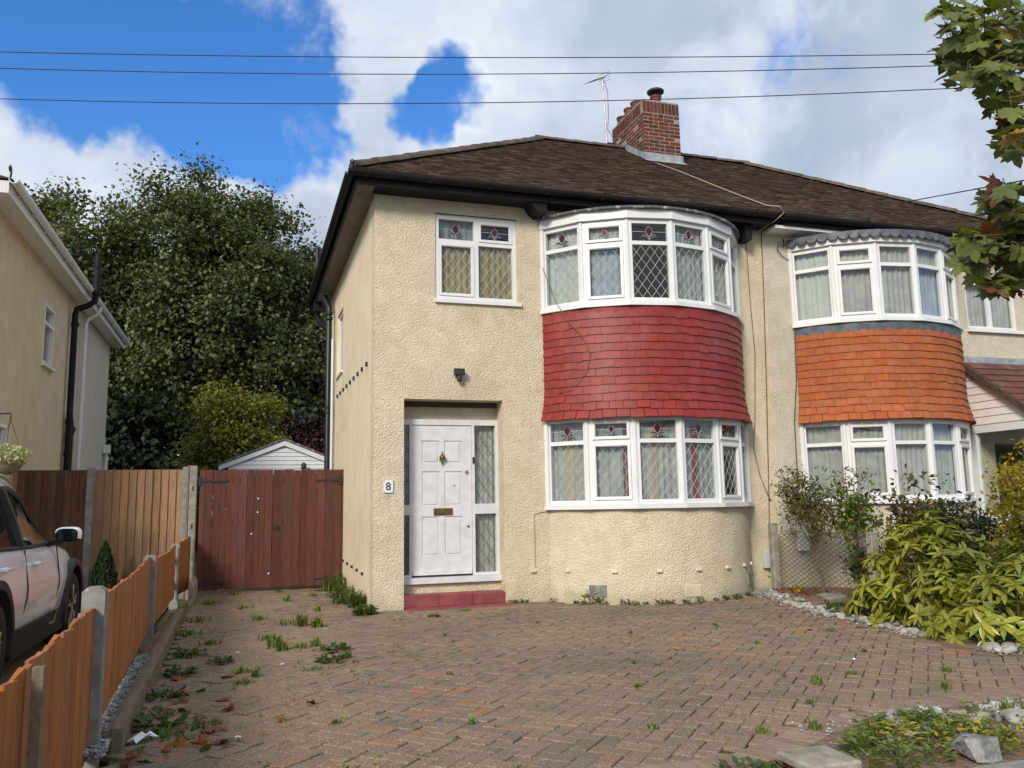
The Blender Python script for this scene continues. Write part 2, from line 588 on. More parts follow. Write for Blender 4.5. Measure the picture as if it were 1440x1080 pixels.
M['net'] = mat('net_curtain', (.66, .68, .64), (.76, .78, .74), 5, .9, transl=.25)
M['net_grey'] = mat('grey_net_curtain', (.45, .455, .425), (.58, .585, .55), 5, .9, transl=.25)
M['drape'] = mat('olive_blind', (.27, .215, .095), (.34, .275, .13), 3, .9)
M['drape_beige'] = mat('beige_curtain', (.52, .44, .32), None, rough=.9)
M['drape_red'] = mat('dark_red_curtain', (.22, .04, .045), None, rough=.9)
M['curtain_blue_reflection'] = mat('blue_grey_curtain_and_reflection', (.32, .37, .42), (.41, .46, .51), 5, .9)  # blue-grey curtain, also standing in for a sky reflection in the red-tiled bay
M['curtain_dim'] = mat('dim_grey_curtain', (.26, .28, .285), (.34, .36, .365), 5, .9)
M['flower_red'] = mat('ruby_glass', (.06, .005, .010), None, rough=.15)
M['flower_green'] = mat('teal_glass', (.03, .055, .06), None, rough=.15)
M['navy'] = mat('navy_enamel', (.01, .015, .05), None, rough=.3)
M['plate'] = mat('white_enamel_plate', (.78, .78, .80), None, rough=.3)
M['paper'] = mat('white_paper', (.8, .8, .83), None, rough=.9)
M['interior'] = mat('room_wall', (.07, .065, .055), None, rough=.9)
M['garage_door'] = mat('brown_garage_door', (.10, .055, .035), None, rough=.7)


def leafmat(name, a, b, rand=.3, transl=.3, rough=.5, extra=None, scale=3., lo=.4, hi=.6, spec=.35):
    return mat(name, a, b, scale, rough, rand=rand, transl=transl, extra=extra, lo=lo, hi=hi, spec=spec)


def autumn(p_yellow, p_brown):
    def ex(g, col, pos, rr, geo):
        k = g.m('FRACT', g.m('MULTIPLY', rr, 11.3))
        col = g.mix(g.m('GREATER_THAN', k, 1 - p_yellow), col, (.32, .21, .03))
        return g.mix(g.m('LESS_THAN', k, p_brown), col, (.17, .06, .025))
    return ex


def pale_backs(g, col, pos, rr, geo):
    k = g.m('FRACT', g.m('MULTIPLY', rr, 23.1))
    return g.mix(g.m('MULTIPLY', g.m('GREATER_THAN', k, .86), .7), col, (.24, .26, .14))


def variegated(g, col, pos, rr, geo):
    f = g.ss(g.noise(pos, 60, 2, .5), .42, .6)
    return g.mix(g.m('MULTIPLY', f, .55), col, (.42, .40, .05))


M['leaf_big'] = leafmat('sycamore_leaves', (.060, .080, .026), (.110, .132, .042), .4, .32, extra=pale_backs, scale=.8)
M['leaf_mid'] = leafmat('yellow_green_leaves', (.135, .15, .022), (.19, .185, .03), .3, .35, scale=1.0)
M['leaf_dark'] = leafmat('dark_hedge_leaves', (.018, .03, .012), (.03, .045, .016), .35, .2)
M['leaf_purple'] = leafmat('purple_leaves', (.035, .010, .014), (.05, .016, .018), .3, .2)
M['leaf_maple'] = leafmat('maple_leaves', (.085, .11, .026), (.15, .175, .042), .3, .3, extra=autumn(.03, .05), scale=2.)
M['leaf_laurel'] = leafmat('variegated_laurel_leaves', (.17, .215, .028), (.36, .35, .045), .28, .25, .32, extra=variegated, scale=2.2, spec=.5)
M['leaf_privet'] = leafmat('golden_privet_leaves', (.32, .28, .034), (.44, .37, .048), .3, .3, scale=3.)
M['leaf_shrub'] = leafmat('olive_shrub_leaves', (.085, .092, .030), (.135, .125, .045), .35, .3, extra=autumn(.04, .02), scale=5.)
M['leaf_fresh'] = leafmat('fresh_green_leaves', (.085, .135, .022), (.125, .18, .03), .3, .35, extra=autumn(.05, .02), scale=5.)
M['leaf_rose'] = leafmat('bronze_rose_leaves', (.065, .075, .026), (.10, .08, .032), .4, .25, extra=autumn(.07, .04), scale=6.)
M['grass'] = leafmat('weed_green', (.10, .145, .03), (.16, .20, .045), .3, .3, scale=6.)
M['weed_dark'] = leafmat('dark_weed_green', (.05, .085, .018), (.08, .12, .025), .3, .3, scale=6.)
M['leaf_dry'] = leafmat('dry_leaves', (.20, .075, .025), (.13, .055, .025), .4, .15, scale=9.)
M['leaf_yellow'] = leafmat('yellow_fallen_leaf', (.5, .27, .02), None, .1, .2)
M['conifer'] = leafmat('conifer_green', (.018, .045, .016), (.03, .065, .022), .3, .15, scale=8)
M['blossom'] = leafmat('cream_blossom', (.55, .55, .33), (.34, .37, .16), .25, .3, scale=9)
# ================================================================== ground and surfaces
YF = 10.44            # front wall plane of the pair of houses
tag(MB().add([(-150, -60, -.06), (150, -60, -.06), (150, 240, -.06), (-150, 240, -.06)], [(0, 1, 2, 3)]).build('ground', M['ground']), None, None, kind='structure')
drive_poly = [(-.60, 2.7), (2.30, 2.7), (2.36, 3.62), (2.75, 3.8), (3.1, 4.02), (3.7, 4.2), (4.5, 4.24), (9.5, 4.3), (9.5, 5.0), (6.2, 5.12), (5.72, 5.45), (5.72, 6.0),
              (5.82, 6.6), (5.88, 7.7), (6.3, 9.0), (6.75, 10.2), (6.95, 10.44), (1.52, 10.44), (1.52, 16.5), (-.72, 16.5), (-.72, 13.7), (-.66, 9.5)]


def inside(x, y, poly):
    c = False
    n = len(poly)
    for i in range(n):
        (x1, y1), (x2, y2) = poly[i], poly[(i + 1) % n]
        if (y1 > y) != (y2 > y) and x < (x2 - x1) * (y - y1) / (y2 - y1) + x1:
            c = not c
    return c


driveway = MB().add([(x, y, -.014) for x, y in drive_poly], [tuple(range(len(drive_poly)))]).build('driveway', M['joint'])
tag(driveway, None, None, kind='structure')


def edge_dist(x, y, poly):
    best = 9
    for i in range(len(poly)):
        (x1, y1), (x2, y2) = poly[i], poly[(i + 1) % len(poly)]
        dx, dy = x2 - x1, y2 - y1
        t = max(0, min(1, ((x - x1) * dx + (y - y1) * dy) / (dx * dx + dy * dy)))
        best = min(best, math.hypot(x - x1 - t * dx, y - y1 - t * dy))
    return best


# herringbone block paving laid at 45 degrees
BAYC, BAYR, BAYS, BAYA = 5.35, 1.78, .87, math.radians(59.26)


def in_bay(x, y, pad=0.02):
    for c in (BAYC, 9.375):
        if math.hypot(x - c, y - (YF + BAYR - BAYS)) < BAYR + pad and y < YF + .1:
            return True
    return False


cw = .1045
bl0 = [(9.0, 4.36), (4.5, 4.31), (3.7, 4.27), (3.05, 4.08), (2.68, 3.87), (2.30, 3.70), (-.5, 3.72)]


def edge_path(x, y):
    best = 9
    for (x1, y1), (x2, y2) in zip(bl0, bl0[1:]):
        dx, dy = x2 - x1, y2 - y1
        t = max(0, min(1, ((x - x1) * dx + (y - y1) * dy) / (dx * dx + dy * dy)))
        best = min(best, math.hypot(x - x1 - t * dx, y - y1 - t * dy))
    return best


ca, sa = math.cos(math.radians(46)), math.sin(math.radians(46))
blocks = []
for i in range(-40, 190):
    for j in range(-100, 140):
        m4 = (i + j) % 4
        if m4 not in (0, 2):
            continue
        cu, cv = (i + 1, j + .5) if m4 == 0 else (i + .5, j + 1)
        x, y = cu * cw * ca - cv * cw * sa, cu * cw * sa + cv * cw * ca
        if not (-.9 < x < 9.6 and 2.6 < y < 16.5):
            continue
        if not inside(x, y, drive_poly) or in_bay(x, y, .06) or edge_dist(x, y, drive_poly) < .03:
            continue
        if edge_path(x, y) < .13 or y < 3.72 and x < 2.35:
            continue
        blocks.append((x, y, math.radians(46) + (0 if m4 == 0 else PI / 2)))
# border courses: soldier row along the front, the bed and the walls
for i in range(len(drive_poly)):
    pass
blocks.sort(key=lambda b: -seen_size((b[0], b[1], 0)))
pm = MB()
a, b, c = .1015, .0495, .005
pm.add([(-a, -b, -.03), (a, -b, -.03), (a, b, -.03), (-a, b, -.03), (-a, -b, -c), (a, -b, -c), (a, b, -c), (-a, b, -c),
        (-a + c, -b + c, 0), (a - c, -b + c, 0), (a - c, b - c, 0), (-a + c, b - c, 0)],
       [(8, 9, 10, 11)] + [(k, (k + 1) % 4, 4 + (k + 1) % 4, 4 + k) for k in range(4)] + [(4 + k, 4 + (k + 1) % 4, 8 + (k + 1) % 4, 8 + k) for k in range(4)])
pme = pm.mesh('paver', M['paver'])
rest = MB()


def settle(x, y):
    return .012 * math.sin(x * 1.3 + .7) * math.sin(y * 1.1) - .004


for k, (x, y, th) in enumerate(blocks):
    th += rnd.gauss(0, .012)
    x += rnd.gauss(0, .0018)
    y += rnd.gauss(0, .0018)
    z = .004 + settle(x, y) * .5 + rnd.gauss(0, .0022)
    tx, ty = rnd.gauss(0, .011), rnd.gauss(0, .011)
    if k < 300:
        place(pme, 'paver', driveway, (x, y, z), (tx, ty, th))
    else:
        Rm = Matrix.Translation((x, y, z)) @ Matrix.Rotation(th, 4, 'Z') @ Matrix.Rotation(tx, 4, 'X') @ Matrix.Rotation(ty, 4, 'Y')
        rest.add([Rm @ Vector(v) for v in pm.v], pm.f)
tag(rest.build('pavers', M['paver'], driveway), None, None, kind='stuff')

# planting beds and the neighbours' surfaces: soil spills a little over the blocks
def spill(poly, rg, step=.12, out=.10):
    pts = []
    n = len(poly)
    for i in range(n):
        (x1, y1), (x2, y2) = poly[i], poly[(i + 1) % n]
        L = math.hypot(x2 - x1, y2 - y1)
        k = max(1, int(L / step))
        nx, ny = (y2 - y1) / L, -(x2 - x1) / L
        for j in range(k):
            t = j / k
            o = out * rg.uniform(.1, 1.0)
            pts.append((x1 + (x2 - x1) * t + nx * o, y1 + (y2 - y1) * t + ny * o))
    return pts


def sheet_fan(pts, c, z, zc=.03):
    return MB().add([(c[0], c[1], zc)] + [(x, y, z) for x, y in pts], [(0, i + 1, (i + 1) % len(pts) + 1) for i in range(len(pts))])


bedp = [(6.98, 10.44), (6.75, 10.2), (6.3, 9.0), (5.88, 7.7), (5.82, 6.6), (5.72, 6.0), (5.72, 5.45), (6.2, 5.12), (9.5, 5.0), (14, 5.0), (14, 10.44)]
tag(sheet_fan(spill(bedp, random.Random(2), out=.16), (8.5, 7.5), .001, .10).build('planting_bed', M['soil']), None, None, kind='structure')
bedf = [(2.36, 3.62), (2.3, 2.2), (9.5, 2.2), (9.5, 4.3), (4.5, 4.24), (3.7, 4.2), (3.1, 4.02), (2.75, 3.8)]
tag(sheet_fan(spill(bedf, random.Random(3), out=.03), (5, 3.2), .004, .03).build('front_bed', M['soil']), None, None, kind='structure')
# header course of red blocks curving round the front bed and along the kerb
bord = []
bl_ = [(9.0, 4.36), (4.5, 4.31), (3.7, 4.27), (3.05, 4.08), (2.68, 3.87), (2.30, 3.70), (-.5, 3.72)]
carry = 0.
for (x1, y1), (x2, y2) in zip(bl_, bl_[1:]):
    L = math.hypot(x2 - x1, y2 - y1)
    s = carry
    while s < L:
        bord.append((x1 + (x2 - x1) * s / L, y1 + (y2 - y1) * s / L, math.atan2(y2 - y1, x2 - x1) + PI / 2))
        s += .104
    carry = s - L
M['paver_red'] = mat('red_border_paver', (.225, .158, .118), (.28, .20, .15), 9, .92, .6, 90, .006, .12, rand=.15, extra=stains((.42, .38, .33), 24, .62, .72, .6))
pmr = pm.mesh('border_paver', M['paver_red'])
for (x, y, th) in bord:
    place(pmr, 'border_paver', driveway, (x, y, .012 + rnd.gauss(0, .001)), (rnd.gauss(0, .008), rnd.gauss(0, .008), th))
tag(MB().add([(-9, 1.5, -.03), (-.95, 1.5, -.03), (-.95, 13.7, -.03), (-9, 13.7, -.03)], [(0, 1, 2, 3)]).build('concrete_drive', M['concrete_old']), None, None, kind='structure')

# ================================================================== the pair of houses
def wall_holes(mb, P, u0, u1, v0, v1, holes, th):
    us = sorted({u0, u1, *[h[0] for h in holes], *[h[1] for h in holes]})
    vs = sorted({v0, v1, *[h[2] for h in holes], *[h[3] for h in holes]})

    def solid(i, j):
        if i < 0 or j < 0 or i >= len(us) - 1 or j >= len(vs) - 1:
            return False
        cu, cv = (us[i] + us[i + 1]) / 2, (vs[j] + vs[j + 1]) / 2
        return not any(h[0] < cu < h[1] and h[2] < cv < h[3] for h in holes)
    for i in range(len(us) - 1):
        for j in range(len(vs) - 1):
            if not solid(i, j):
                continue
            A, B, C_, D_ = us[i], us[i + 1], vs[j], vs[j + 1]
            mb.add([P(A, C_, 0), P(B, C_, 0), P(B, D_, 0), P(A, D_, 0)], [(0, 1, 2, 3)])
            mb.add([P(A, C_, -th), P(B, C_, -th), P(B, D_, -th), P(A, D_, -th)], [(3, 2, 1, 0)])
            for (di, dj, p, q) in ((-1, 0, (A, C_), (A, D_)), (1, 0, (B, D_), (B, C_)), (0, -1, (B, C_), (A, C_)), (0, 1, (A, D_), (B, D_))):
                if not solid(i + di, j + dj):
                    mb.add([P(*p, 0), P(*q, 0), P(*q, -th), P(*p, -th)], [(0, 1, 2, 3)])
    return mb


front = lambda u, v, w: (u, YF - w, v)          # u = world X, v = world Z, w outward

H1 = thing('semi_detached_house', 'cream roughcast house numbered 8 with a red tile-hung bay and white front door', 'house', (4.45, 14, 0))
H2 = thing('semi_detached_house', 'pale cream house with an orange tile-hung bay and a tiled porch', 'house', (10.3, 14, 0))
PARTY = 7.385
XL, XR = 1.52, 13.25
YB = 17.0


def shell(H, x0, x1, outer_left, wallmat, front_holes, side_holes):
    f = MB()
    wall_holes(f, front, x0, x1, -.1, 5.30, front_holes, .25)
    # damp the sharp corner with a small render return
    f.build('front_wall', wallmat, H)
    s = MB()
    if outer_left:
        P = lambda u, v, w: (x0 - w, u, v)
        wall_holes(s, lambda u, v, w: P(YB + YF + .25 - u, v, w), YF + .25, YB, -.1, 5.30, [(YB + YF + .25 - h[1], YB + YF + .25 - h[0], h[2], h[3]) for h in side_holes], .25)
        s.build('side_wall', M['smooth'], H)
    else:
        s.box(x1 - .25, x1, YF + .252, YB, -.1, 5.30)
        s.build('side_wall', wallmat, H)
    b = MB()
    b.box(x0 + (.252 if outer_left else .0), x1 - (0 if outer_left else .252), YB - .25, YB - .002, -.1, 5.298)
    b.build('rear_wall', wallmat, H)
    p = MB()
    xi = x1 - .1 if outer_left else x0
    p.box(xi, xi + .098, YF + .252, YB - .252, 0, 5.29)
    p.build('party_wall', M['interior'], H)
    fl = MB()
    i0, i1 = (x0 + .255, x1 - .102) if outer_left else (x0 + .1, x1 - .255)
    fl.box(i0, i1, YF + .27, YB - .255, 2.55, 2.75)
    fl.box(i0, i1, YF + .27, YB - .255, .05, .2)
    fl.box(i0, i1, YF + .27, YB - .255, 5.2, 5.28)
    ym = YF + 3.6
    fl.box(i0, i1, ym, ym + .1, .2, 2.55)
    fl.box(i0, i1, ym, ym + .1, 2.75, 5.2)
    fl.build('floor', M['interior'], H)


BX0, BX1 = BAYC - 1.5, BAYC + 1.5
NX0, NX1 = 9.375 - 1.5, 9.375 + 1.5
WIN1 = (2.318, 3.448, 3.945, 5.105)
WIN2 = (11.20, 12.26, 3.975, 4.775)
shell(H1, XL, PARTY, True, M['wall'], [WIN1, (1.905, 3.215, -.1, 2.615), (BX0, BX1, 1.2, 2.36), (BX0, BX1, 3.8, 5.0)], [(14.05, 14.95, 3.55, 4.65)])
shell(H2, PARTY, XR, False, M['wall2'], [WIN2, (11.5, 12.5, 0, 2.1), (NX0, NX1, 1.2, 2.36), (NX0, NX1, 3.8, 5.0)], [])

# ---------------------------------------------------------------- windows
came_cache = {}


def diamond(mb, P, u0, u1, v0, v1, w, cu=.125, cv=.175, t=.0030):
    """criss-cross came strips clipped to the pane"""
    k = cv / cu
    span = (v1 - v0) / k
    n = int(((u1 - u0) + span) / cu) + 2
    for sgn in (1, -1):
        for i in range(-1, n + 1):
            s = (u0 - span + i * cu) if sgn > 0 else (u0 + i * cu)
            # line: u = s + sgn*(v-v0)/k
            pts = []
            for vv in (v0, v1):
                pts.append([s + sgn * (vv - v0) / k, vv])
            (a0, b0), (a1, b1) = pts
            # clip to u range
            def at(u):
                return b0 + (u - a0) * (b1 - b0) / (a1 - a0)
            lo, hi = (a0, a1) if a0 < a1 else (a1, a0)
            lo, hi = max(lo, u0), min(hi, u1)
            if hi - lo < .012:
                continue
            p, q = (lo, at(lo)), (hi, at(hi))
            d = Vector((q[0] - p[0], q[1] - p[1])).normalized()
            nx, ny = -d.y * t, d.x * t
            mb.add([P(p[0] + nx, p[1] + ny, w), P(p[0] - nx, p[1] - ny, w), P(q[0] - nx, q[1] - ny, w), P(q[0] + nx, q[1] + ny, w)], [(0, 1, 2, 3)])
            # a raised round of lead
            mb.add([P(p[0] + nx, p[1] + ny, w), P(q[0] + nx, q[1] + ny, w), P(q[0], q[1], w + .003), P(p[0], p[1], w + .003)], [(0, 1, 2, 3)])
            mb.add([P(p[0] - nx, p[1] - ny, w), P(p[0], p[1], w + .003), P(q[0], q[1], w + .003), P(q[0] - nx, q[1] - ny, w)], [(0, 1, 2, 3)])


def flower(P, cu, cv, w, s, parent):
    """stained-glass tulip: ruby bud, two teal leaves, came outlines and a cross line"""
    bud = [(0, -.055), (.022, -.03), (.036, 0), (.034, .022), (.012, .045), (0, .06), (-.012, .045), (-.034, .022), (-.036, 0), (-.022, -.03)]
    mb = MB()
    mb.prism([(x * s, y * s) for x, y in bud], lambda x, y: P(cu + x, cv + y, w), lambda x, y: P(cu + x, cv + y, w + .002))
    mb.build('flower_bud', M['flower_red'], parent)
    lf = MB()
    for sg in (-1, 1):
        lp = [(0, -.055), (.03, -.03), (.06, -.03), (.085, -.062), (.055, -.05), (.03, -.058), (0, -.08)]
        lp = [(sg * x * s, y * s) for x, y in lp]
        if sg < 0:
            lp = lp[::-1]
        lf.prism(lp, lambda x, y: P(cu + x, cv + y, w), lambda x, y: P(cu + x, cv + y, w + .002))
    lf.build('flower_leaves', M['flower_green'], parent)
    ol = MB()
    lines = [bud + [bud[0]], [(0, -.055), (0, -.11)]]
    for sg in (-1, 1):
        lines.append([(0, -.055), (sg * .03, -.03), (sg * .06, -.03), (sg * .085, -.062), (sg * .055, -.05), (sg * .03, -.058), (0, -.08)])
    for L in lines:
        ol.tube([P(cu + x * s, cv + y * s, w + .003) for x, y in L], .0026, 4)
    return ol


def light(win, P, u0, u1, v0, v1, sash, leaded, w=0., motif=False, curtain=None, cdepth=.10, lead=None, cell=(.125, .175)):
    """one glazed opening: optional opening sash, pane, leading, curtain behind"""
    if sash:
        mb = MB()
        b = .03
        for (a0, a1, b0, b1) in ((u0, u1, v0, v0 + b), (u0, u1, v1 - b, v1), (u0, u0 + b, v0 + b, v1 - b), (u1 - b, u1, v0 + b, v1 - b)):
            mb.mbox(P, a0, a1, b0, b1, w - .03, w + .016)
        # glazing bead
        c = b + .009
        mb.mbox(P, u0 + b, u1 - b, v0 + b, v0 + c, w - .02, w + .004)
        mb.mbox(P, u0 + b, u1 - b, v1 - c, v1 - b, w - .02, w + .004)
        mb.mbox(P, u0 + b, u0 + c, v0 + c, v1 - c, w - .02, w + .004)
        mb.mbox(P, u1 - c, u1 - b, v0 + c, v1 - c, w - .02, w + .004)
        mb.build('sash', M['upvc'], win)
        u0, u1, v0, v1 = u0 + c, u1 - c, v0 + c, v1 - c
    MB().mbox(P, u0, u1, v0, v1, w - .034, w - .026).build('pane', M['glass'], win)
    if leaded:
        lm = MB()
        diamond(lm, P, u0 + .002, u1 - .002, v0 + .002, v1 - .002, w - .0255, *cell)
        if lm.f:
            lm.build('leading', lead or M['lead_came'], win)
    if motif:
        cu, cv = (u0 + u1) / 2, (v0 + v1) / 2 + .012
        ol = flower(P, cu, cv, w - .025, min(1.3, (v1 - v0) / .175), win)
        ol.mbox(P, u0, u1, cv - .004, cv + .001, w - .025, w - .0235)
        ol.build('motif_leading', lead or M['lead_came'], win)
    if curtain:
        rows = []
        n = max(16, int((u1 - u0 + .1) / .012))
        ph = rnd.random() * 6
        for vv in (v0 - .05, v1 + .05):
            rows.append([P(u0 - .05 + (u1 - u0 + .1) * i / n, vv, w - cdepth - .012 * math.sin(ph + i * .9 + .6 * math.sin(i * .23)) - .006 * math.sin(i * .37)) for i in range(n + 1)])
        MB().sheet(rows).build('curtain', curtain, win, smooth=True)


def frame_bars(win, P, bars, w0=-.05, w1=0.0, name='frame', mt=None):
    mb = MB()
    for (a0, a1, b0, b1) in bars:
        mb.mbox(P, a0, a1, b0, b1, w0, w1)
    return mb.build(name, mt or M['upvc'], win)


# upstairs window of number 8
Pw = lambda u, v, w: front(WIN1[0] + u, WIN1[2] + v, w - .035)
Wd, Ht = WIN1[1] - WIN1[0], WIN1[3] - WIN1[2]
win = MB()
for bar in ((0, Wd, 0, .055), (0, Wd, Ht - .055, Ht), (0, .055, .055, Ht - .055), (Wd - .055, Wd, .055, Ht - .055), (.535, .60, .055, Ht - .055), (.055, .535, .77, .832), (.60, Wd - .055, .77, .822)):
    win.mbox(Pw, *bar, -.05, .012)
win = win.build('window', M['upvc'], H1)
MB().mbox(Pw, -.012, Wd + .05, -.05, -.002, -.02, .075).build('sill', M['upvc'], win)
MB().mbox(Pw, -.01, Wd + .015, Ht + .001, Ht + .014, -.02, .035).build('drip_bead', M['matte_black'], win)
light(win, Pw, .057, .533, .834, Ht - .057, False, False, motif=True, curtain=M['curtain_dim'])
light(win, Pw, .602, Wd - .057, .824, Ht - .057, True, False, w=.008, motif=True)
light(win, Pw, .057, .533, .057, .768, True, True, w=.008, curtain=M['drape'], cdepth=.06)
light(win, Pw, .602, Wd - .057, .057, .768, False, True, curtain=M['drape'], cdepth=.06)
# small side window
Ps = lambda u, v, w: (XL - w + .03, 14.95 - u, 3.55 + v)
sw = frame_bars(H1, Ps, ((0, .9, 0, .05), (0, .9, 1.05, 1.1), (0, .05, .05, 1.05), (.85, .9, .05, 1.05)), name='window')
MB().mbox(Ps, .052, .848, .052, 1.048, -.034, -.028).build('pane', M['glass'], sw)
MB().mbox(Ps, -.03, .93, -.04, -.002, -.02, .06).build('sill', M['upvc'], sw)
# neighbour's upstairs window
Pn = lambda u, v, w: front(WIN2[0] + u, WIN2[2] + v, w - .04)
Wd, Ht = WIN2[1] - WIN2[0], WIN2[3] - WIN2[2]
nw = frame_bars(H2, Pn, ((0, Wd, 0, .05), (0, Wd, Ht - .05, Ht), (0, .05, .05, Ht - .05), (Wd - .05, Wd, .05, Ht - .05), (.48, .545, .05, Ht - .05)), w1=.012, name='window')
MB().mbox(Pn, -.04, Wd + .6, -.06, -.002, -.02, .1).build('sill', M['upvc'], nw)
light(nw, Pn, .052, .478, .052, Ht - .052, False, False, curtain=M['net_grey'])
light(nw, Pn, .547, Wd - .052, .052, Ht - .052, False, False, curtain=M['net_grey'])


# ---------------------------------------------------------------- bays
def bay_vert(cx, k, off=0., n=6):
    th = -BAYA + k * 2 * BAYA / n
    r = (BAYR + off) / (1 if off == 0 else 1)
    return (cx + r * math.sin(th), YF + BAYR - BAYS - r * math.cos(th))


def facet(cx, k, z0):
    p0, p1 = Vector((*bay_vert(cx, k), 0)), Vector((*bay_vert(cx, k + 1), 0))
    d = (p1 - p0).normalized()
    nn = Vector((d.y, -d.x, 0))
    return (lambda u, v, w: tuple(p0 + d * u + nn * w + Vector((0, 0, z0 + v)))), (p1 - p0).length


def ring(mb, cx, offs, z0, z1, inner=-.25, n=6):
    """faceted band from radius offset `inner` to `offs`, as one closed solid"""
    out = [bay_vert(cx, k, offs / math.cos(BAYA / n) if offs else 0, n) for k in range(n + 1)]
    inn = [bay_vert(cx, k, inner, n) for k in range(n + 1)]
    # clip the ends to the wall plane
    poly = out + inn[::-1]
    poly = [(x, min(y, YF - .002)) for x, y in poly]
    N = len(poly)
    h = n + 1
    vs = [(x, y, z0) for x, y in poly] + [(x, y, z1) for x, y in poly]
    fs = []
    for k in range(n):
        a, b, c, d = k, k + 1, N - 2 - k, N - 1 - k
        fs += [(a, d, c, b), (N + a, N + b, N + c, N + d), (a, b, N + b, N + a), (c, d, N + d, N + c)]
    fs += [(0, N, 2 * N - 1, N - 1), (n, n + 1, N + n + 1, N + n)]
    mb.add(vs, fs)
    return mb


def curve_wall(mb, cx, r_off, z0, z1, n=36, th=.2):
    rows = []
    for (z, ro) in ((z0, r_off), (z1, r_off)):
        rows.append([(cx + (BAYR + ro) * math.sin(-BAYA * 1.02 + i * 2 * BAYA * 1.02 / n), YF + BAYR - BAYS - (BAYR + ro) * math.cos(-BAYA * 1.02 + i * 2 * BAYA * 1.02 / n), z) for i in range(n + 1)])
    return mb.sheet(rows)


def bay_floor(H, cx, which, z0, head_z, leaded, sashes, curtains, sash_top=(), open_top=None):
    """faceted window band of one storey: posts, rails, lights, sill"""
    Ht = 1.13
    win = MB()
    for k in range(6):
        P, L = facet(cx, k, z0)
        e = .062
        win.mbox(P, 0.004, L - .004, 0, .06, -.06, 0)
        win.mbox(P, 0.004, L - .004, Ht - .055, Ht, -.06, 0)
        win.mbox(P, 0.004, e, .06, Ht - .055, -.06, 0)
        win.mbox(P, L - e, L - .004, .06, Ht - .055, -.06, 0)
        win.mbox(P, e, L - e, .78, .832, -.06, 0)
    win = win.build('bay_window', M['upvc'], H)
    pst = MB()
    for k in range(7):
        x, y = bay_vert(cx, k)
        if k in (0, 6):
            y = YF - .03
        pst.tube([(x, y + .02, z0 + .001), (x, y + .02, z0 + Ht - .001)], .034, 10)
    pst.build('corner_post', M['upvc'], win)
    MB_s = MB()
    ring(MB_s, cx, .07, z0 - .055, z0 - .001, -.12)
    MB_s.build('sill', M['upvc'], win)
    for k in range(6):
        P, L = facet(cx, k, z0)
        s = sashes[k]
        light(win, P, .064, L - .064, .834, Ht - .057, s and k in sash_top, False, w=.004, motif=leaded, curtain=(curtains[k][0]), lead=None)
        light(win, P, .064, L - .064, .062, .778, s, leaded, w=.004, curtain=(curtains[k][1]), lead=None)
        if len(curtains[k]) > 2:
            # a gathered drape hanging at one side
            a, b, mt = curtains[k][2]
            rows = []
            for vv in (0.0, 1.0):
                rows.append([P(L * (a + (b - a) * i / 20), vv, -.085 - .012 * math.sin(i * 1.3)) for i in range(21)])
            MB().sheet(rows).build('drape', mt, win, smooth=True)
    # small seal of the head up to the structure
    hb = MB()
    ring(hb, cx, .0, z0 + Ht + .001, head_z, -.22)
    hb.build('head', M['upvc'], win)
    return win


N_, G_ = M['net'], M['net_grey']
UP = 3.862
LO = 1.232
up1 = bay_floor(H1, BAYC, 'up', UP, 4.996, True, (0, 1, 0, 0, 1, 0),
                ((N_, N_), (N_, M['curtain_blue_reflection']), (None, None), (M['curtain_dim'], M['curtain_dim']), (G_, N_), (G_, G_)), sash_top=(1, 4))  # second light's blue cloth paints the sky's reflection in its glass
lo1 = bay_floor(H1, BAYC, 'lo', LO, 2.38, True, (0, 1, 0, 0, 1, 0),
                ((M['curtain_dim'], G_, (.35, .6, M['drape_beige'])), (M['curtain_dim'], G_, (.72, .9, M['drape_red'])), (M['curtain_dim'], G_, (.3, .5, M['drape_beige'])),
                 (M['curtain_dim'], M['curtain_dim'], (.35, .55, M['drape_red'])), (None, None), (G_, G_)), sash_top=(1, 4))
up2 = bay_floor(H2, 9.375, 'up', UP, 4.996, False, (0, 1, 0, 0, 1, 0), ((N_, N_), (N_, G_), (G_, G_), (G_, M['curtain_blue_reflection']), (G_, G_), (G_, G_)), sash_top=(1, 4))
lo2 = bay_floor(H2, 9.375, 'lo', LO, 2.38, False, (0, 1, 0, 0, 1, 0), ((G_, G_), (G_, G_), (G_, G_), (G_, G_), (M['curtain_dim'], G_), (G_, G_)), sash_top=(1, 4))
for H, cx, wm in ((H1, BAYC, M['wall']), (H2, 9.375, M['wall2'])):
    b = curve_wall(MB(), cx, -.015, -.1, LO - .058)
    b.build('bay_wall', wm, H, smooth=True)
    # ceiling slabs inside the bay so that no light leaks between storeys
    fl = MB()
    for z0, z1 in ((2.39, 2.46), (3.72, 3.79), (5.0, 5.1), (1.1, 1.16)):
        ring(fl, cx, -.07, z0, z1, -1.0)
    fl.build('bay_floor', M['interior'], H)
    # fascia above the upper lights
    fa = MB()
    ring(fa, cx, .045, 4.998, 5.118, -.2)
    fa.build('bay_fascia', M['upvc'], H)
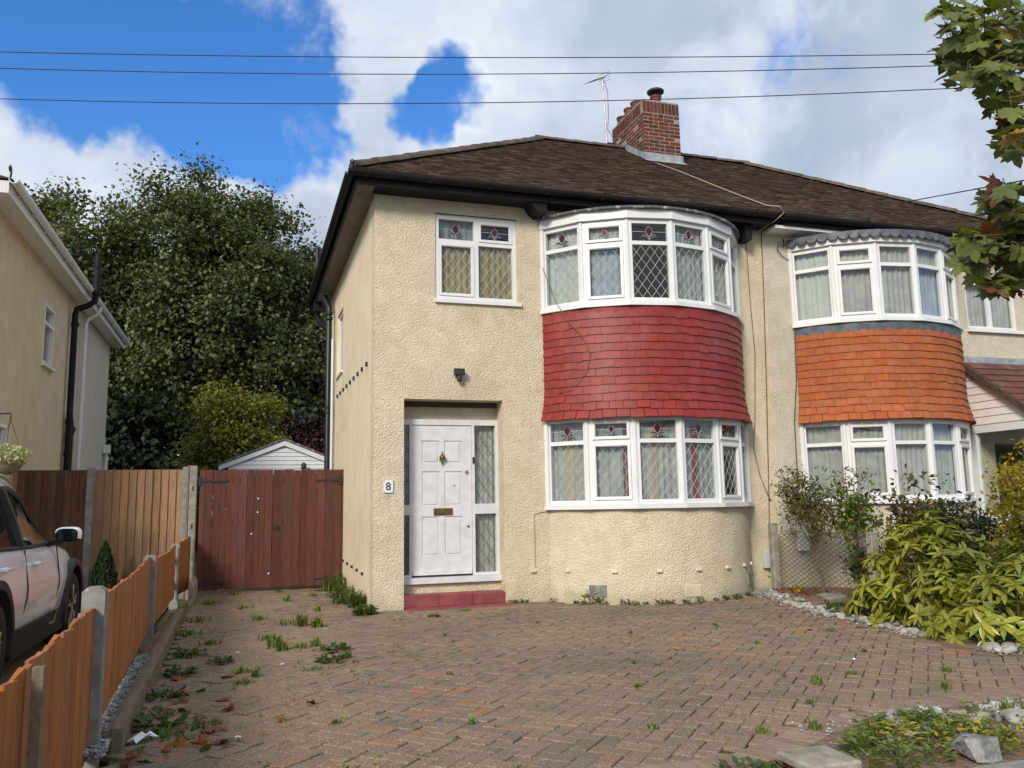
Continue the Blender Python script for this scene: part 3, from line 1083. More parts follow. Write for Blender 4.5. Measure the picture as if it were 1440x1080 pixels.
# leaded roof edges of the bays
rf = MB()
ring(rf, BAYC, .085, 5.120, 5.150, -1.2, 24)
rf.build('bay_roof', M['felt'], H1)
rf = MB()
ring(rf, 9.375, .075, 5.120, 5.155, -1.2, 24)
br2 = rf.build('bay_roof', M['lead_grey'], H2)
sc = MB()
ns = 26
for i in range(ns):
    t0, t1 = -BAYA + 2 * BAYA * i / ns, -BAYA + 2 * BAYA * (i + 1) / ns
    prof = [(0, .04), (1, .04), (1, -.01), (.93, -.045), (.75, -.072), (.5, -.08), (.25, -.072), (.07, -.045), (0, -.01)]

    def A(u, v, ro=.082):
        th = t0 + (t1 - t0) * u
        y = YF + BAYR - BAYS - (BAYR + ro) * math.cos(th)
        return (9.375 + (BAYR + ro) * math.sin(th), min(y, YF - .001), 5.125 + v)
    sc.prism(prof, lambda u, v: A(u, v, .082), lambda u, v: A(u, v, .092 + .01 * (u > .4)))
sc.build('scalloped_lead', M['lead_grey'], br2)


# hung tiles on the bays: each tile is a piece of its own
def hung(H, cx, mt, top, bottom, rows, name, seed):
    rg = random.Random(seed)
    back = MB()
    pts = []
    nz = 14
    n = 36
    rr_ = []
    for j in range(nz + 1):
        z = bottom + .02 + (top - bottom) * j / nz
        fl = max(0, 1 - (z - bottom) / .42)
        ro = -.005 + .085 * fl ** 1.6
        rr_.append([(cx + (BAYR + ro) * math.sin(-BAYA + i * 2 * BAYA / n), min(YF - .001, YF + BAYR - BAYS - (BAYR + ro) * math.cos(-BAYA + i * 2 * BAYA / n)), z) for i in range(n + 1)])
    back.sheet(rr_)
    # underside board
    back.add([(x, y, bottom + .02) for x, y, z in rr_[0]] + [(cx + (BAYR - .1) * math.sin(-BAYA + i * 2 * BAYA / n), YF + BAYR - BAYS - (BAYR - .1) * math.cos(-BAYA + i * 2 * BAYA / n), bottom + .02) for i in range(n + 1)],
             [(i, i + 1, n + 2 + i, n + 1 + i) for i in range(n)])
    bk = back.build('tile_hanging', mt, H, smooth=True)
    nt_ = 22
    w = 2 * BAYA * (BAYR + .02) / nt_
    ex = (top - bottom) / rows
    tm = MB()
    hw = w / 2 - .0012
    seg = 3
    R_ = BAYR + .02
    vs = []
    for (z, o) in ((0, .0), (ex * 1.45, .0)):
        for d in (.019, 0):
            for i in range(seg + 1):
                x = -hw + 2 * hw * i / seg
                vs.append((x, -(o + d) + x * x / (2 * R_), z))
    q = seg + 1
    fs = []
    for i in range(seg):
        fs += [(i, i + 1, 2 * q + i + 1, 2 * q + i), (q + i + 1, q + i, 3 * q + i, 3 * q + i + 1), (i + 1, i, q + i, q + i + 1), (2 * q + i, 2 * q + i + 1, 3 * q + i + 1, 3 * q + i)]
    fs += [(0, 2 * q, 3 * q, q), (q - 1, 2 * q - 1, 4 * q - 1, 3 * q - 1)]
    tm.add(vs, fs)
    me = tm.mesh('hung_tile', mt)
    hm = MB().add([(x * .5, y_, z_) for x, y_, z_ in vs], fs).mesh('hung_tile', mt)
    cnt = 0
    for j in range(rows):
        z = bottom + j * ex
        fl = max(0, 1 - (z - bottom) / .42)
        fl2 = max(0, 1 - (z + ex - bottom) / .42)
        ro = .085 * fl ** 1.6
        lean = math.atan2(.085 * (fl ** 1.6 - fl2 ** 1.6), ex) + .125
        st_ = 2 * BAYA / nt_
        spots = [(-BAYA + (i + .5) * st_, me) for i in range(nt_)] if j % 2 == 0 else [(-BAYA + (i + 1) * st_, me) for i in range(nt_ - 1)] + [(-BAYA + .25 * st_, hm), (BAYA - .25 * st_, hm)]
        for th, tmesh_ in spots:
            jx = rg.gauss(0, .004)
            x = cx + (BAYR + ro + .012) * math.sin(th)
            y = YF + BAYR - BAYS - (BAYR + ro + .012) * math.cos(th)
            mw = Matrix.Translation((x, y, z + jx + rg.gauss(0, .003))) @ Matrix.Rotation(th, 4, 'Z') @ Matrix.Rotation(-lean + rg.gauss(0, .010), 4, 'X') @ Matrix.Rotation(rg.gauss(0, .008), 4, 'Y')
            place(tmesh_, name, bk, mw=mw)
            cnt += 1
    return bk


bk1 = hung(H1, BAYC, M['red_tile'], 3.765, 2.335, 13, 'hung_tile', 3)
bk2 = hung(H2, 9.375, M['orange_tile'], 3.70, 2.365, 12, 'hung_tile', 5)
lf = MB()
ring(lf, BAYC, .022, 3.70, 3.806, -.2, 18)
lf.build('top_flashing', M['red_tile'], bk1)
lf = MB()
ring(lf, 9.375, .022, 3.655, 3.806, -.2, 18)
lf.build('top_flashing', M['lead_grey'], bk2)

# ---------------------------------------------------------------- roof
EY, EZ = 10.06, 5.45
RY, RZ = 14.08, 8.09
EXL, EXR = 1.18, 13.59
RXL, RXR = 5.17, 9.60
EYB = 17.36
slope = math.atan2(RZ - EZ, RY - EY)


def roof(H, x0, x1, left):
    """half of the hipped roof: underlay solid, tile courses, hip tiles"""
    u = MB()
    if left:
        A, B, Rr = (EXL, EY), (EXL, EYB), (RXL, RY)
        vs = [(EXL, EY, EZ), (x1, EY, EZ), (x1, RY, RZ), (RXL, RY, RZ), (EXL, EYB, EZ), (x1, EYB, EZ)]
        fs = [(0, 1, 2, 3), (0, 3, 4), (4, 3, 2, 5), (0, 4, 5, 1), (1, 5, 2)]
    else:
        vs = [(x0, EY, EZ), (EXR, EY, EZ), (RXR, RY, RZ), (x0, RY, RZ), (x0, EYB, EZ), (EXR, EYB, EZ)]
        fs = [(0, 1, 2, 3), (1, 5, 2), (4, 3, 2, 5), (0, 4, 5, 1), (0, 3, 4)]
    vs = [(x, y, z - .02) for x, y, z in vs]
    ro = u.add(vs, fs).build('roof', M['roof_base'], H)
    t = MB()
    ex = .098
    ln = math.hypot(RZ - EZ, RY - EY)
    rows = int(ln / ex)
    w = .166
    cs, sn = math.cos(slope), math.sin(slope)
    rg = random.Random(21 if left else 22)
    for j in range(rows):
        s = j * ex
        f0 = s / ln
        fx0 = x0 if not left else EXL + (RXL - EXL) * f0
        fx1 = x1 if left else EXR + (RXR - EXR) * f0
        off = (j % 2) * w / 2
        i0, i1 = math.floor((fx0 - off - PARTY) / w), math.ceil((fx1 - off - PARTY) / w)
        wav = .01 * math.sin(j * .55) + .006 * math.sin(j * 1.7 + 2)
        for i in range(i0, i1):
            a, b = PARTY + i * w + off + .002, PARTY + (i + 1) * w + off - .002
            a, b = max(a, fx0), min(b, fx1)
            if b - a < .02:
                continue
            lift = .028 + rg.gauss(0, .004)
            ds = rg.gauss(0, .004)
            sg = .008 * math.sin(a * 1.1) + wav * .3
            P = lambda x, d, n: (x, EY + (s + ds + d) * cs - n * sn, EZ + (s + ds + d) * sn + n * cs + sg)
            t.add([P(a, 0, 0), P(b, 0, 0), P(b, 0, lift), P(a, 0, lift), P(b, ex * 1.35, .010), P(a, ex * 1.35, .010), P(b, ex * 1.35, -.01), P(a, ex * 1.35, -.01)],
                  [(0, 1, 2, 3), (3, 2, 4, 5), (1, 6, 4, 2), (0, 3, 5, 7)])
    # the hipped end
    exx, rxx = (EXL, RXL) if left else (EXR, RXR)
    sl2 = math.atan2(RZ - EZ, abs(rxx - exx))
    l2 = math.hypot(RZ - EZ, rxx - exx)
    c2, s2 = math.cos(sl2), math.sin(sl2)
    sgn = 1 if left else -1
    for j in range(int(l2 / ex)):
        s = j * ex
        f0 = s / l2
        y0, y1 = EY + (RY - EY) * f0, EYB + (RY - EYB) * f0
        off = (j % 2) * w / 2
        for i in range(math.floor((y0 - off) / w), math.ceil((y1 - off) / w)):
            a, b = max(i * w + off + .002, y0), min((i + 1) * w + off - .002, y1)
            if b - a < .02:
                continue
            lift = .028
            P = lambda y, d, n: (exx + sgn * ((s + d) * c2 - n * s2), y, EZ + (s + d) * s2 + n * c2)
            t.add([P(a, 0, 0), P(b, 0, 0), P(b, 0, lift), P(a, 0, lift), P(b, ex * 1.35, .008), P(a, ex * 1.35, .008)], [(0, 1, 2, 3), (3, 2, 4, 5)])
    tag(t.build('roof_tiles', M['roof'], ro), None, None, kind='stuff')
    # half-round hip and ridge tiles, one by one
    hm = MB()
    L = .42
    n = 7
    vs = []
    for (y, r) in ((0, .105), (L * 1.04, .092)):
        for k in range(n + 1):
            th = PI * k / n
            vs.append((r * math.cos(th) * 1.05, y, r * math.sin(th) * .8 - .03))
    fs = [(k, k + 1, n + 2 + k, n + 1 + k) for k in range(n)] + [tuple(range(n + 1))]
    me = hm.add(vs, fs).mesh('hip_tile', M['hip'], True)

    def run(p, q):
        p, q = Vector(p), Vector(q)
        d = (q - p)
        cnt = math.ceil(d.length / L)
        st_ = d.length / cnt
        d.normalize()
        xax = d.cross(Vector((0, 0, 1))).normalized()
        zax = xax.cross(d)
        mm = Matrix((xax, d, zax)).transposed().to_4x4()
        for k in range(cnt):
            mw = Matrix.Translation(p + d * (k * st_) + zax * (.035 + rg.gauss(0, .0025))) @ mm @ Matrix.Rotation(rg.gauss(0, .007), 4, 'Z')
            place(me, 'hip_tile', ro, mw=mw)
    if left:
        run((EXL + .05, EY + .05, EZ + .05), (RXL, RY, RZ))
        run((RXL - .1, RY, RZ), (PARTY, RY, RZ))
    else:
        run((EXR - .05, EY + .05, EZ + .05), (RXR, RY, RZ))
        run((RXR + .1, RY, RZ), (PARTY, RY, RZ))
    return ro


ro1 = roof(H1, None, PARTY, True)
ro2 = roof(H2, PARTY, None, False)


def gutter(mb, p, q, r=.062):
    """half-round trough along p-q, open side up"""
    p, q = Vector(p), Vector(q)
    d = (q - p).normalized()
    a = Vector((d.y, -d.x, 0))
    prof = [(math.cos(t) * r, math.sin(t) * r) for t in [PI + PI * k / 8 for k in range(9)]]
    prof += [(x * .86, y * .86 + .002) for x, y in prof[::-1]]
    mb.prism(prof, lambda u, v: tuple(p + a * u + Vector((0, 0, v))), lambda u, v: tuple(q + a * u + Vector((0, 0, v))))


# eaves of number 8: black fascia, pale side soffit, black gutter
e = MB()
e.box(EXL + .05, PARTY - .08, EY + .05, EY + .075, 5.285, 5.425)
e.box(EXL + .05, EXL + .075, EY + .077, EYB - .03, 5.285, 5.425)
e.build('fascia_board', M['black'], H1)
e = MB()
e.box(EXL + .30, PARTY, EY + .077, YF - .003, 5.300, 5.312)  # front soffit coloured black to stand for the shadow under the eaves
e.build('shadow_black_soffit', M['black'], H1)
e = MB()
e.box(EXL + .077, EXL + .298, EY + .077, EYB - .03, 5.300, 5.312)
e.box(EXL + .298, XL - .003, YF - .002, EYB - .03, 5.300, 5.312)
e.box(XL - .002, PARTY, YF - .002, EYB - .03, 5.305, 5.317)
e.build('soffit', M['soffit'], H1)
gt = MB()
gutter(gt, (EXL - .06, EY - .02, 5.425), (PARTY - .05, EY - .02, 5.425))
gutter(gt, (EXL - .02, EY + .02, 5.425), (EXL - .02, EYB, 5.425))
for i in range(8):
    gt.box(EXL + .15 + i * .8, EXL + .19 + i * .8, EY - .09, EY + .05, 5.352, 5.362)
gt.build('gutter', M['black'], H1)
bk = MB()
bk.prism([(3.56, 5.30), (3.80, 5.30), (3.80, 5.16), (3.70, 5.14), (3.62, 5.20)], lambda x, z: (x, YF - .002, z), lambda x, z: (x, YF - .30, z))
bk.build('bay_bracket', M['black'], H1)
bk = MB()
bk.prism([(6.93, 5.30), (7.08, 5.30), (7.04, 5.06), (6.95, 5.06)], lambda x, z: (x, YF - .002, z), lambda x, z: (x, YF - .22, z))
bk.build('bay_bracket', M['black'], H1)
# neighbour's eaves: white box section with black gutter
e = MB()
e.box(PARTY + .15, EXR - .05, EY + .05, EY + .075, 5.30, 5.425)
e.build('fascia_board', M['black'], H2)
e = MB()
e.box(PARTY + .02, EXR - .05, EY + .078, YF - .003, 5.255, 5.30)
e.build('soffit', M['upvc'], H2)
MB().box(PARTY + .005, XR, YF - .002, EYB - .03, 5.305, 5.317).build('ceiling_board', M['soffit'], H2)
gt = MB()
gutter(gt, (PARTY + .1, EY - .02, 5.425), (EXR + .05, EY - .02, 5.425))
gt.build('gutter', M['black'], H2)


def scroll(mb, p, s=1.0, d=(1, 0)):
    pts = [(0, 0), (.02, .05), (.01, .10), (-.03, .115), (-.055, .085), (-.03, .06), (-.008, .08)]
    mb.tube([(p[0] + u * s * d[0], p[1] + u * s * d[1], p[2] + v * s) for u, v in pts], .011 * s, 6)


mb = MB()
scroll(mb, (EXL + .03, EY + .02, 5.47))
mb.build('hip_iron', M['matte_black'], H1)

# chimney stack built brick by brick
CX0, CX1, CY0, CY1 = 6.90, 7.66, 13.20, 14.56
CT = 8.70
chim = MB().box(CX0 + .0035, CX1 - .0035, CY0 + .0035, CY1 - .0035, 7.2, CT - .004).build('chimney', M['mortar'], H1)
bw, bh, bd, jt = .205, .064, .10, .0105
bmesh_ = MB().cbox(-bw / 2, bw / 2, 0, bd, 0, bh, .004).mesh('brick', M['brick'])
bhalf = MB().cbox(-.049, .049, 0, bd, 0, bh, .004).mesh('brick', M['brick'])
bsold = MB().cbox(-bh / 2, bh / 2, 0, bd, 0, .205, .004).mesh('brick', M['brick'])
rg = random.Random(4)
ncourse = 15
for j in range(ncourse):
    z = CT - .222 - (j + 1) * (bh + jt)
    for face in range(3):
        if face == 0:
            a0, a1 = CX0, CX1
            put = lambda c: (Matrix.Translation((c, CY0 + rg.gauss(0, .002), z)))
        elif face == 1:
            a0, a1 = CY0 + .101, CY1
            put = lambda c: (Matrix.Translation((CX0 + rg.gauss(0, .002), c, z)) @ Matrix.Rotation(-PI / 2, 4, 'Z'))
        else:
            a0, a1 = CY0 + .101, CY1
            put = lambda c: (Matrix.Translation((CX1 + rg.gauss(0, .002), c, z)) @ Matrix.Rotation(PI / 2, 4, 'Z'))
            if j > 6:
                continue
        u = a0
        odd = (j + face) % 2
        first = True
        while u < a1 - .03:
            half = (first and odd) or (face == 0 and rg.random() < .16)
            wdt = .098 if half else bw
            if a1 - (u + wdt + jt) < .05:
                wdt = a1 - u                                    # last brick closes the course
            mw = put(u + wdt / 2) @ Matrix.Diagonal((wdt / (.098 if half else bw), 1, 1, 1))
            place(bhalf if half else bmesh_, 'brick', chim, mw=mw)
            u += wdt + jt
            first = False
for face in range(3):
    a0, a1 = ((CX0, CX1) if face == 0 else (CY0 + .101, CY1))
    k = int((a1 - a0) / (bh + jt))
    st = (a1 - a0) / k
    for i in range(k):
        c = a0 + (i + .5) * st
        z = CT - .212
        mw = (Matrix.Translation((c, CY0 - .004, z)) if face == 0 else Matrix.Translation((CX0 - .004, c, z)) @ Matrix.Rotation(-PI / 2, 4, 'Z') if face == 1 else Matrix.Translation((CX1 + .004, c, z)) @ Matrix.Rotation(PI / 2, 4, 'Z'))
        place(bsold, 'brick', chim, mw=mw)
fl = MB().box(CX0, CX1, CY0, CY1, CT, CT + .03)
fl.build('flaunching', M['concrete_old'], chim)
for i, (px, py, rr_, hh) in enumerate(((7.30, 13.42, .105, .20), (7.04, 13.72, .115, .19), (7.04, 14.02, .115, .20), (7.04, 14.34, .12, .17))):
    p = MB().lathe([(rr_ * .95, 0), (rr_, .02), (rr_ * .9, hh * .6), (rr_ * .95, hh * .8), (rr_ * 1.05, hh * .84), (rr_ * 1.05, hh), (rr_ * .85, hh), (rr_ * .8, hh * .5)], px, py, 20, CT + .03)
    p.build('chimney_pot', M['terracotta'], chim, True)
cw_ = MB().lathe([(.06, .0), (.065, .05), (.16, .07), (.165, .10), (.13, .125), (.03, .14)], 7.30, 13.42, 20, CT + .24)
for k in range(4):
    th = k * PI / 2 + .4
    cw_.tube([(7.30 + .08 * math.cos(th), 13.42 + .08 * math.sin(th), CT + .15), (7.30 + .08 * math.cos(th), 13.42 + .08 * math.sin(th), CT + .32)], .006, 5)
cw_.build('chimney_cowl', M['matte_black'], chim, True)
# lead flashing: apron in front, stepped up the side
fl = MB()
zr = lambda y: EZ + (y - EY) * math.tan(slope)
fl.box(CX0 - .04, CX1 + .04, CY0 - .012, CY0 - .006, zr(CY0) - .02, zr(CY0) + .17)
fl.add([(CX0 - .04, CY0 - .16, zr(CY0 - .16) + .045), (CX1 + .04, CY0 - .16, zr(CY0 - .16) + .045), (CX1 + .04, CY0 - .006, zr(CY0) + .05), (CX0 - .04, CY0 - .006, zr(CY0) + .05)], [(0, 1, 2, 3)])
for xs in (CX0 - .012, CX1 + .006):
    y = CY0 - .012
    while y < 13.95:
        yy = y + .11
        fl.prism([(y, zr(y) - .03), (yy, zr(yy) - .03), (yy, zr(y) + .21), (y, zr(y) + .17)], lambda a, z: (xs, a, z), lambda a, z: (xs + .006, a, z))
        y = yy
fl.build('lead_flashing', M['leadsheet'], chim)

# aerial
ae = thing('tv_aerial', 'rake-shaped television aerial on a thin mast beside the chimney', 'aerial', (6.72, 14.5, 8.0))
MB().tube([(6.76, 14.5, 8.0), (6.73, 14.5, 9.0), (6.69, 14.5, 9.83)], .016, 6).build('mast', M['metal'], ae)
bm_ = MB()
p0, p1 = Vector((6.70, 14.5, 9.79)), Vector((6.30, 14.28, 9.52))
bm_.tube([p0 + (p0 - p1) * .15, p1], .012, 6)
bm_.build('boom', M['metal'], ae)
el = MB()
dx = (p1 - p0).normalized().cross(Vector((0, 0, 1))).normalized()
for i in range(9):
    c = p0 + (p1 - p0) * (i / 8)
    el.tube([c - dx * .14 + Vector((0, 0, .012)), c + dx * .14 + Vector((0, 0, .012))], .0045, 5)
for s in (-1, 1):
    for t in (.03, .09):
        c = p0 + (p0 - p1) * .12
        el.tube([c - dx * .16 + Vector((0, 0, s * t)), c + dx * .16 + Vector((0, 0, s * t))], .004, 5)
el.build('elements', M['metal'], ae)
MB().box(6.74, 6.90, 14.44, 14.54, 8.28, 8.40).build('bracket', M['matte_black'], ae)
MB().tube([(6.72, 14.49, 9.75), (6.80, 14.49, 9.5), (6.80, 14.49, 9.0), (6.77, 14.49, 8.7), (6.78, 14.3, 8.45), (6.86, 13.9, 8.3)], .006, 5).build('aerial_lead', M['wire'], ae)
# ---------------------------------------------------------------- front door recess of number 8
YD = YF + .22
rc = MB()
rc.box(1.905, 3.215, YD + .10, YD + .16, 2.30, 2.70)          # wall above the frame
rc.box(1.80, 3.30, YF + .252, YD + .3, 2.617, 2.70)
rc.box(1.80, 1.903, YF + .252, YD + .3, -.1, 2.616)
rc.box(3.217, 3.32, YF + .252, YD + .3, -.1, 2.616)
rc.box(1.905, 3.215, YD - .01, YD + .1, -.1, .275)            # plinth under the door sill
rc.build('porch_recess', M['wall'], H1)
PD = lambda u, v, w: (u, YD - w, v)
dfm = MB()
for b in ((1.907, 3.213, 2.305, 2.378), (1.907, 1.93, .36, 2.305), (2.018, 2.046, .36, 2.305), (2.848, 2.885, .36, 2.305), (3.172, 3.213, .36, 2.305),
          (1.93, 2.018, 1.145, 1.275), (2.885, 3.172, 1.145, 1.275), (1.93, 2.018, .36, .395), (2.885, 3.172, .36, .395)):
    dfm.mbox(PD, *b, -.08, .0)
df = dfm.build('door_frame', M['white_paint'], H1)
MB().mbox(PD, 1.907, 3.213, .285, .358, -.08, .075).build('door_sill', M['white_paint'], df)
for (a, b) in ((1.932, 2.016), (2.887, 3.170)):
    for (c, d) in ((.397, 1.143), (1.277, 2.303)):
        MB().mbox(PD, a, b, c, d, -.05, -.042).build('pane', M['glass'], df)
        lm = MB()
        diamond(lm, PD, a + .002, b - .002, c + .002, d - .002, -.041, .135, .20)
        lm.build('leading', M['lead_dark'], df)
        rows = [[PD(a - .01 + (b - a + .02) * i / 24, vv, -.10 - .008 * math.sin(i * 1.1)) for i in range(25)] for vv in (c - .02, d + .02)]
        MB().sheet(rows).build('curtain', M['net_grey'], df, smooth=True)
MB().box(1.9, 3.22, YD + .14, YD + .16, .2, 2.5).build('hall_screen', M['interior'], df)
dr = MB()
DX0, DX1, DZ0, DZ1 = 2.05, 2.844, .385, 2.30
st = [(DX0, DX1, DZ0, .62), (DX0, DX1, 2.10, DZ1), (DX0, DX0 + .13, .62, 2.10), (DX1 - .13, DX1, .62, 2.10), (2.413, 2.481, .62, 2.10)]
for z0, z1 in ((1.70, 1.80), (1.12, 1.25)):
    for xa, xb in ((DX0 + .13, 2.413), (2.481, DX1 - .13)):
        st.append((xa, xb, z0, z1))
for b in st:
    dr.mbox(PD, *b, -.07, -.016)
door = dr.build('front_door', M['white_paint'], H1)
for xa, xb in ((DX0 + .13, 2.413), (2.481, DX1 - .13)):
    for z0, z1 in ((.62, 1.12), (1.25, 1.70), (1.80, 2.10)):
        pn = MB().mbox(PD, xa + .001, xb - .001, z0 + .001, z1 - .001, -.06, -.028)
        pn.mbox(PD, xa + .03, xb - .03, z0 + .03, z1 - .03, -.0279, -.020)
        pn.build('door_panel', M['white_paint'], door)
MB().mbox(PD, DX0 + .01, DX1 - .01, .385, .44, -.0155, .004).build('weather_bar', M['white_paint'], door)
MB().mbox(PD, DX0, DX1, .36, .383, -.06, -.01).build('threshold_gap', M['matte_black'], df)
kn = MB()
kc = (2.447, 1.87)
kn.lathe([(.0, 0)], 0, 0) if False else None
kn.tube([PD(kc[0], kc[1] + .10, .0), PD(kc[0], kc[1] + .05, .004), PD(kc[0], kc[1] + .035, .006)], [.004, .009, .016], 8)
for sg in (-1, 1):
    kn.tube([PD(kc[0], kc[1] + .05, .008), PD(kc[0] + sg * .028, kc[1] + .02, .012), PD(kc[0] + sg * .032, kc[1] - .01, .014), PD(kc[0] + sg * .018, kc[1] - .04, .014), PD(kc[0], kc[1] - .06, .012)], [.008, .013, .012, .009, .012], 7)
kn.tube([PD(kc[0], kc[1] + .03, .004), PD(kc[0], kc[1] + .01, .010), PD(kc[0], kc[1] - .02, .008)], [.018, .022, .008], 8)
kn.tube([PD(kc[0], kc[1] - .06, .008), PD(kc[0], kc[1] - .10, .004)], [.009, .003], 7)
kn.build('door_knocker', M['brass'], door, True)
lb = MB().mbox(PD, 2.335, 2.585, 1.135, 1.225, -.0155, -.006)
lb.mbox(PD, 2.355, 2.565, 1.152, 1.205, -.0058, .002)
lb.build('letter_box', M['brass'], door)
lk = MB()
lk.tube([PD(2.775, 1.69, -.016), PD(2.775, 1.69, .006)], .021, 14)
lk.build('door_lock', M['steel'], door, True)
lk = MB()
lk.tube([PD(2.795, .985, -.016), PD(2.795, .985, -.008)], .015, 12)
lk.build('keyhole', M['matte_black'], door)
lk = MB().tube([PD(2.61, 1.52, -.016), PD(2.61, 1.52, -.01)], .009, 10)
lk.build('spy_hole', M['steel'], door)
bl = MB().mbox(PD, 2.855, 2.878, 1.80, 1.885, .0, .018)
bl.build('door_bell', M['matte_black'], df)
# red tiled step
stp = MB().cbox(1.907, 3.213, YF + .02, YD - .012, -.05, .165, .012)
step = stp.build('door_step', M['step_red'], H1)
for k in range(3):
    MB().cbox(1.909 + k * .435, 1.909 + k * .435 + .431, YF - .006, YF + .018, .02, .158, .004).build('step_tile', M['step_red'], step)
MB().cbox(1.93, 3.28, YF - .19, YF - .008, -.03, .022, .006).build('step_tread', M['step_red'], step)

# number plate with its numeral
np_ = MB().mbox(front, 1.645, 1.765, 1.43, 1.585, .012, .022)
npo = np_.build('number_plate', M['plate'], H1)
cu = bpy.data.curves.new('numeral', 'FONT')
cu.body = '8'
cu.size = .135
cu.align_x = 'CENTER'
cu.extrude = .002
cu.offset = .0012
to = bpy.data.objects.new('numeral', cu)
COL.objects.link(to)
bpy.context.view_layer.update()
nm = bpy.data.meshes.new_from_object(to.evaluated_get(bpy.context.evaluated_depsgraph_get()))
bpy.data.objects.remove(to)
nm.materials.clear()
nm.materials.append(M['navy'])
place(nm, 'numeral', npo, (1.705, YF - .0245, 1.462), (PI / 2, 0, 0))
sc = MB()
for x, z in ((1.655, 1.44), (1.755, 1.44), (1.655, 1.575), (1.755, 1.575)):
    sc.tube([front(x, z, .022), front(x, z, .026)], .005, 8)
sc.build('plate_screws', M['steel'], npo)

# security light over the door
sl = thing('security_light', 'small black security light on the wall above the front door', 'light', (2.61, YF, 2.9))
MB().mbox(front, 2.55, 2.68, 2.93, 3.01, .03, .11).build('lamp_head', M['matte_black'], sl)
MB().mbox(front, 2.59, 2.64, 2.90, 2.98, .004, .03).build('bracket', M['matte_black'], sl)
MB().lathe([(.01, -.05), (.032, -.035), (.036, 0), (.03, .03)], 2.615, YF - .07, 14, 2.89).build('sensor', M['matte_black'], sl, True)

# damp-course plugs, air bricks, cables
pl = MB().cbox(-.035, .035, -.022, .012, -.018, .018, .004).mesh('damp_plug', M['smooth'])
for x, z in ((3.585, .40), (3.0 + .0, -9)):
    if z > 0:
        place(pl, 'damp_plug', H1, (x, YF - .015, z))
for xx in (3.99, 4.46, 4.98, 5.52, 6.02, 6.42, 6.68):
    th = math.asin((xx - BAYC) / (BAYR - .015))
    place(pl, 'damp_plug', H1, (xx, YF + BAYR - BAYS - (BAYR - .002) * math.cos(th), .40), (0, 0, th))
for xx, zz in ((4.28, .155), (5.43, .14), (6.60, .20)):
    th = math.asin((xx - BAYC) / (BAYR - .015))
    c = Vector((xx, YF + BAYR - BAYS - (BAYR - .010) * math.cos(th), zz))
    ub = Vector((math.cos(th), math.sin(th), 0))
    nb = Vector((math.sin(th), -math.cos(th), 0))
    PA = lambda u, v, w: tuple(c + ub * u + nb * w + Vector((0, 0, v)))
    ab = MB()
    ab.mbox(PA, -.115, .115, -.075, .075, -.03, -.004)
    for i in range(9):
        ab.mbox(PA, -.112 + i * .026, -.112 + i * .026 + .012, -.072, .072, -.0038, .006)
    for j in range(7):
        ab.mbox(PA, -.113, .113, -.072 + j * .0225, -.072 + j * .0225 + .008, -.0036, .004)
    ab.build('air_brick', M['concrete'] if zz > .15 else M['smooth'], H1)
dk = MB().tube([(0, 0, 0), (-.03, 0, 0)], .022, 7).mesh('wall_vent', M['matte_black'])
for i in range(9):
    place(dk, 'wall_vent', H1, (XL, 11.02 + i * .46, 3.14 + .006 * i), scale=(1, 1, 1.5))
for i in range(5):
    place(dk, 'wall_vent', H1, (XL, 11.3 + i * .56, .39 + .01 * i))


def cable(H, pts, r, mt, name='cable'):
    return MB().tube(pts, r, 5).build(name, mt, H, True)


def bayp(cx, x, z, off):
    th = math.asin(max(-1, min(1, (x - cx) / (BAYR + off))))
    return (x, YF + BAYR - BAYS - (BAYR + off) * math.cos(th), z)


wp = [(3.79, 5.10), (3.80, 4.5), (3.90, 3.95), (4.02, 3.65), (4.15, 3.45), (4.24, 3.2), (4.20, 2.98), (4.02, 2.78), (3.84, 2.62), (3.76, 2.4)]
pts = []
for x, z in wp:
    pts.append(bayp(BAYC, max(x, 3.86), z, .075 if z > 2.8 else .12) if x > 3.86 else (x, YF - .02, z))
cable(H1, pts, .005, M['cable'])
cable(H1, [(7.36, YF - .012, 5.3), (7.33, YF - .012, 4.2), (7.28, YF - .012, 2.9), (7.22, YF - .012, 1.6), (7.17, YF - .012, .55)], .007, M['cable'])
cable(H1, [(7.08, YF - .012, 5.2), (7.09, YF - .012, 4.2), (7.12, YF - .012, 3.4), (7.05, YF - .012, 2.4), (7.0, YF - .012, 2.0), (7.08, YF - .014, 1.6), (7.2, YF - .016, 1.3), (7.24, YF - .016, 1.25)], .006, M['cable'])
cable(H1, [(3.62, YF - .012, .45), (3.62, YF - .012, 1.12), (3.70, YF - .012, 1.15), (3.84, YF - .012, 1.16)], .005, M['cable_pale'])
cable(H1, [(7.0, 13.17, zr(13.1) + .06), (7.05, 12.2, zr(12.2) + .06), (7.2, 11.0, zr(11.0) + .06), (7.32, 10.2, zr(10.2) + .07), (7.40, 9.98, 5.52), (7.46, 9.98, 5.44), (7.36, 10.1, 5.33), (7.25, 10.4, 5.25)], .008, M['cable_pale'])
cable(H2, [(7.75, YF - .015, 5.2), (7.7, YF - .06, 5.05), (7.62, YF - .05, 5.12), (7.6, YF - .04, 5.0), (7.72, YF - .03, 4.9), (7.86, YF - .02, 4.85), (7.84, YF - .02, 4.0), (7.80, YF - .02, 3.0), (7.72, YF - .02, 2.4), (7.70, YF - .02, 1.2)], .007, M['matte_black'])
mbx = MB().cbox(7.03, 7.16, YF - .09, YF - .003, .30, .55, .01)
mb_ = mbx.build('meter_box', M['boxgrey'], H1)
MB().box(7.163, 7.26, YF - .06, YF - .003, .42, .48).build('conduit', M['matte_black'], mb_)
MB().tube([(7.1, YF - .03, .298), (7.1, YF - .03, .2), (7.25, YF - .03, .17)], .008, 6).build('conduit', M['boxgrey'], mb_)
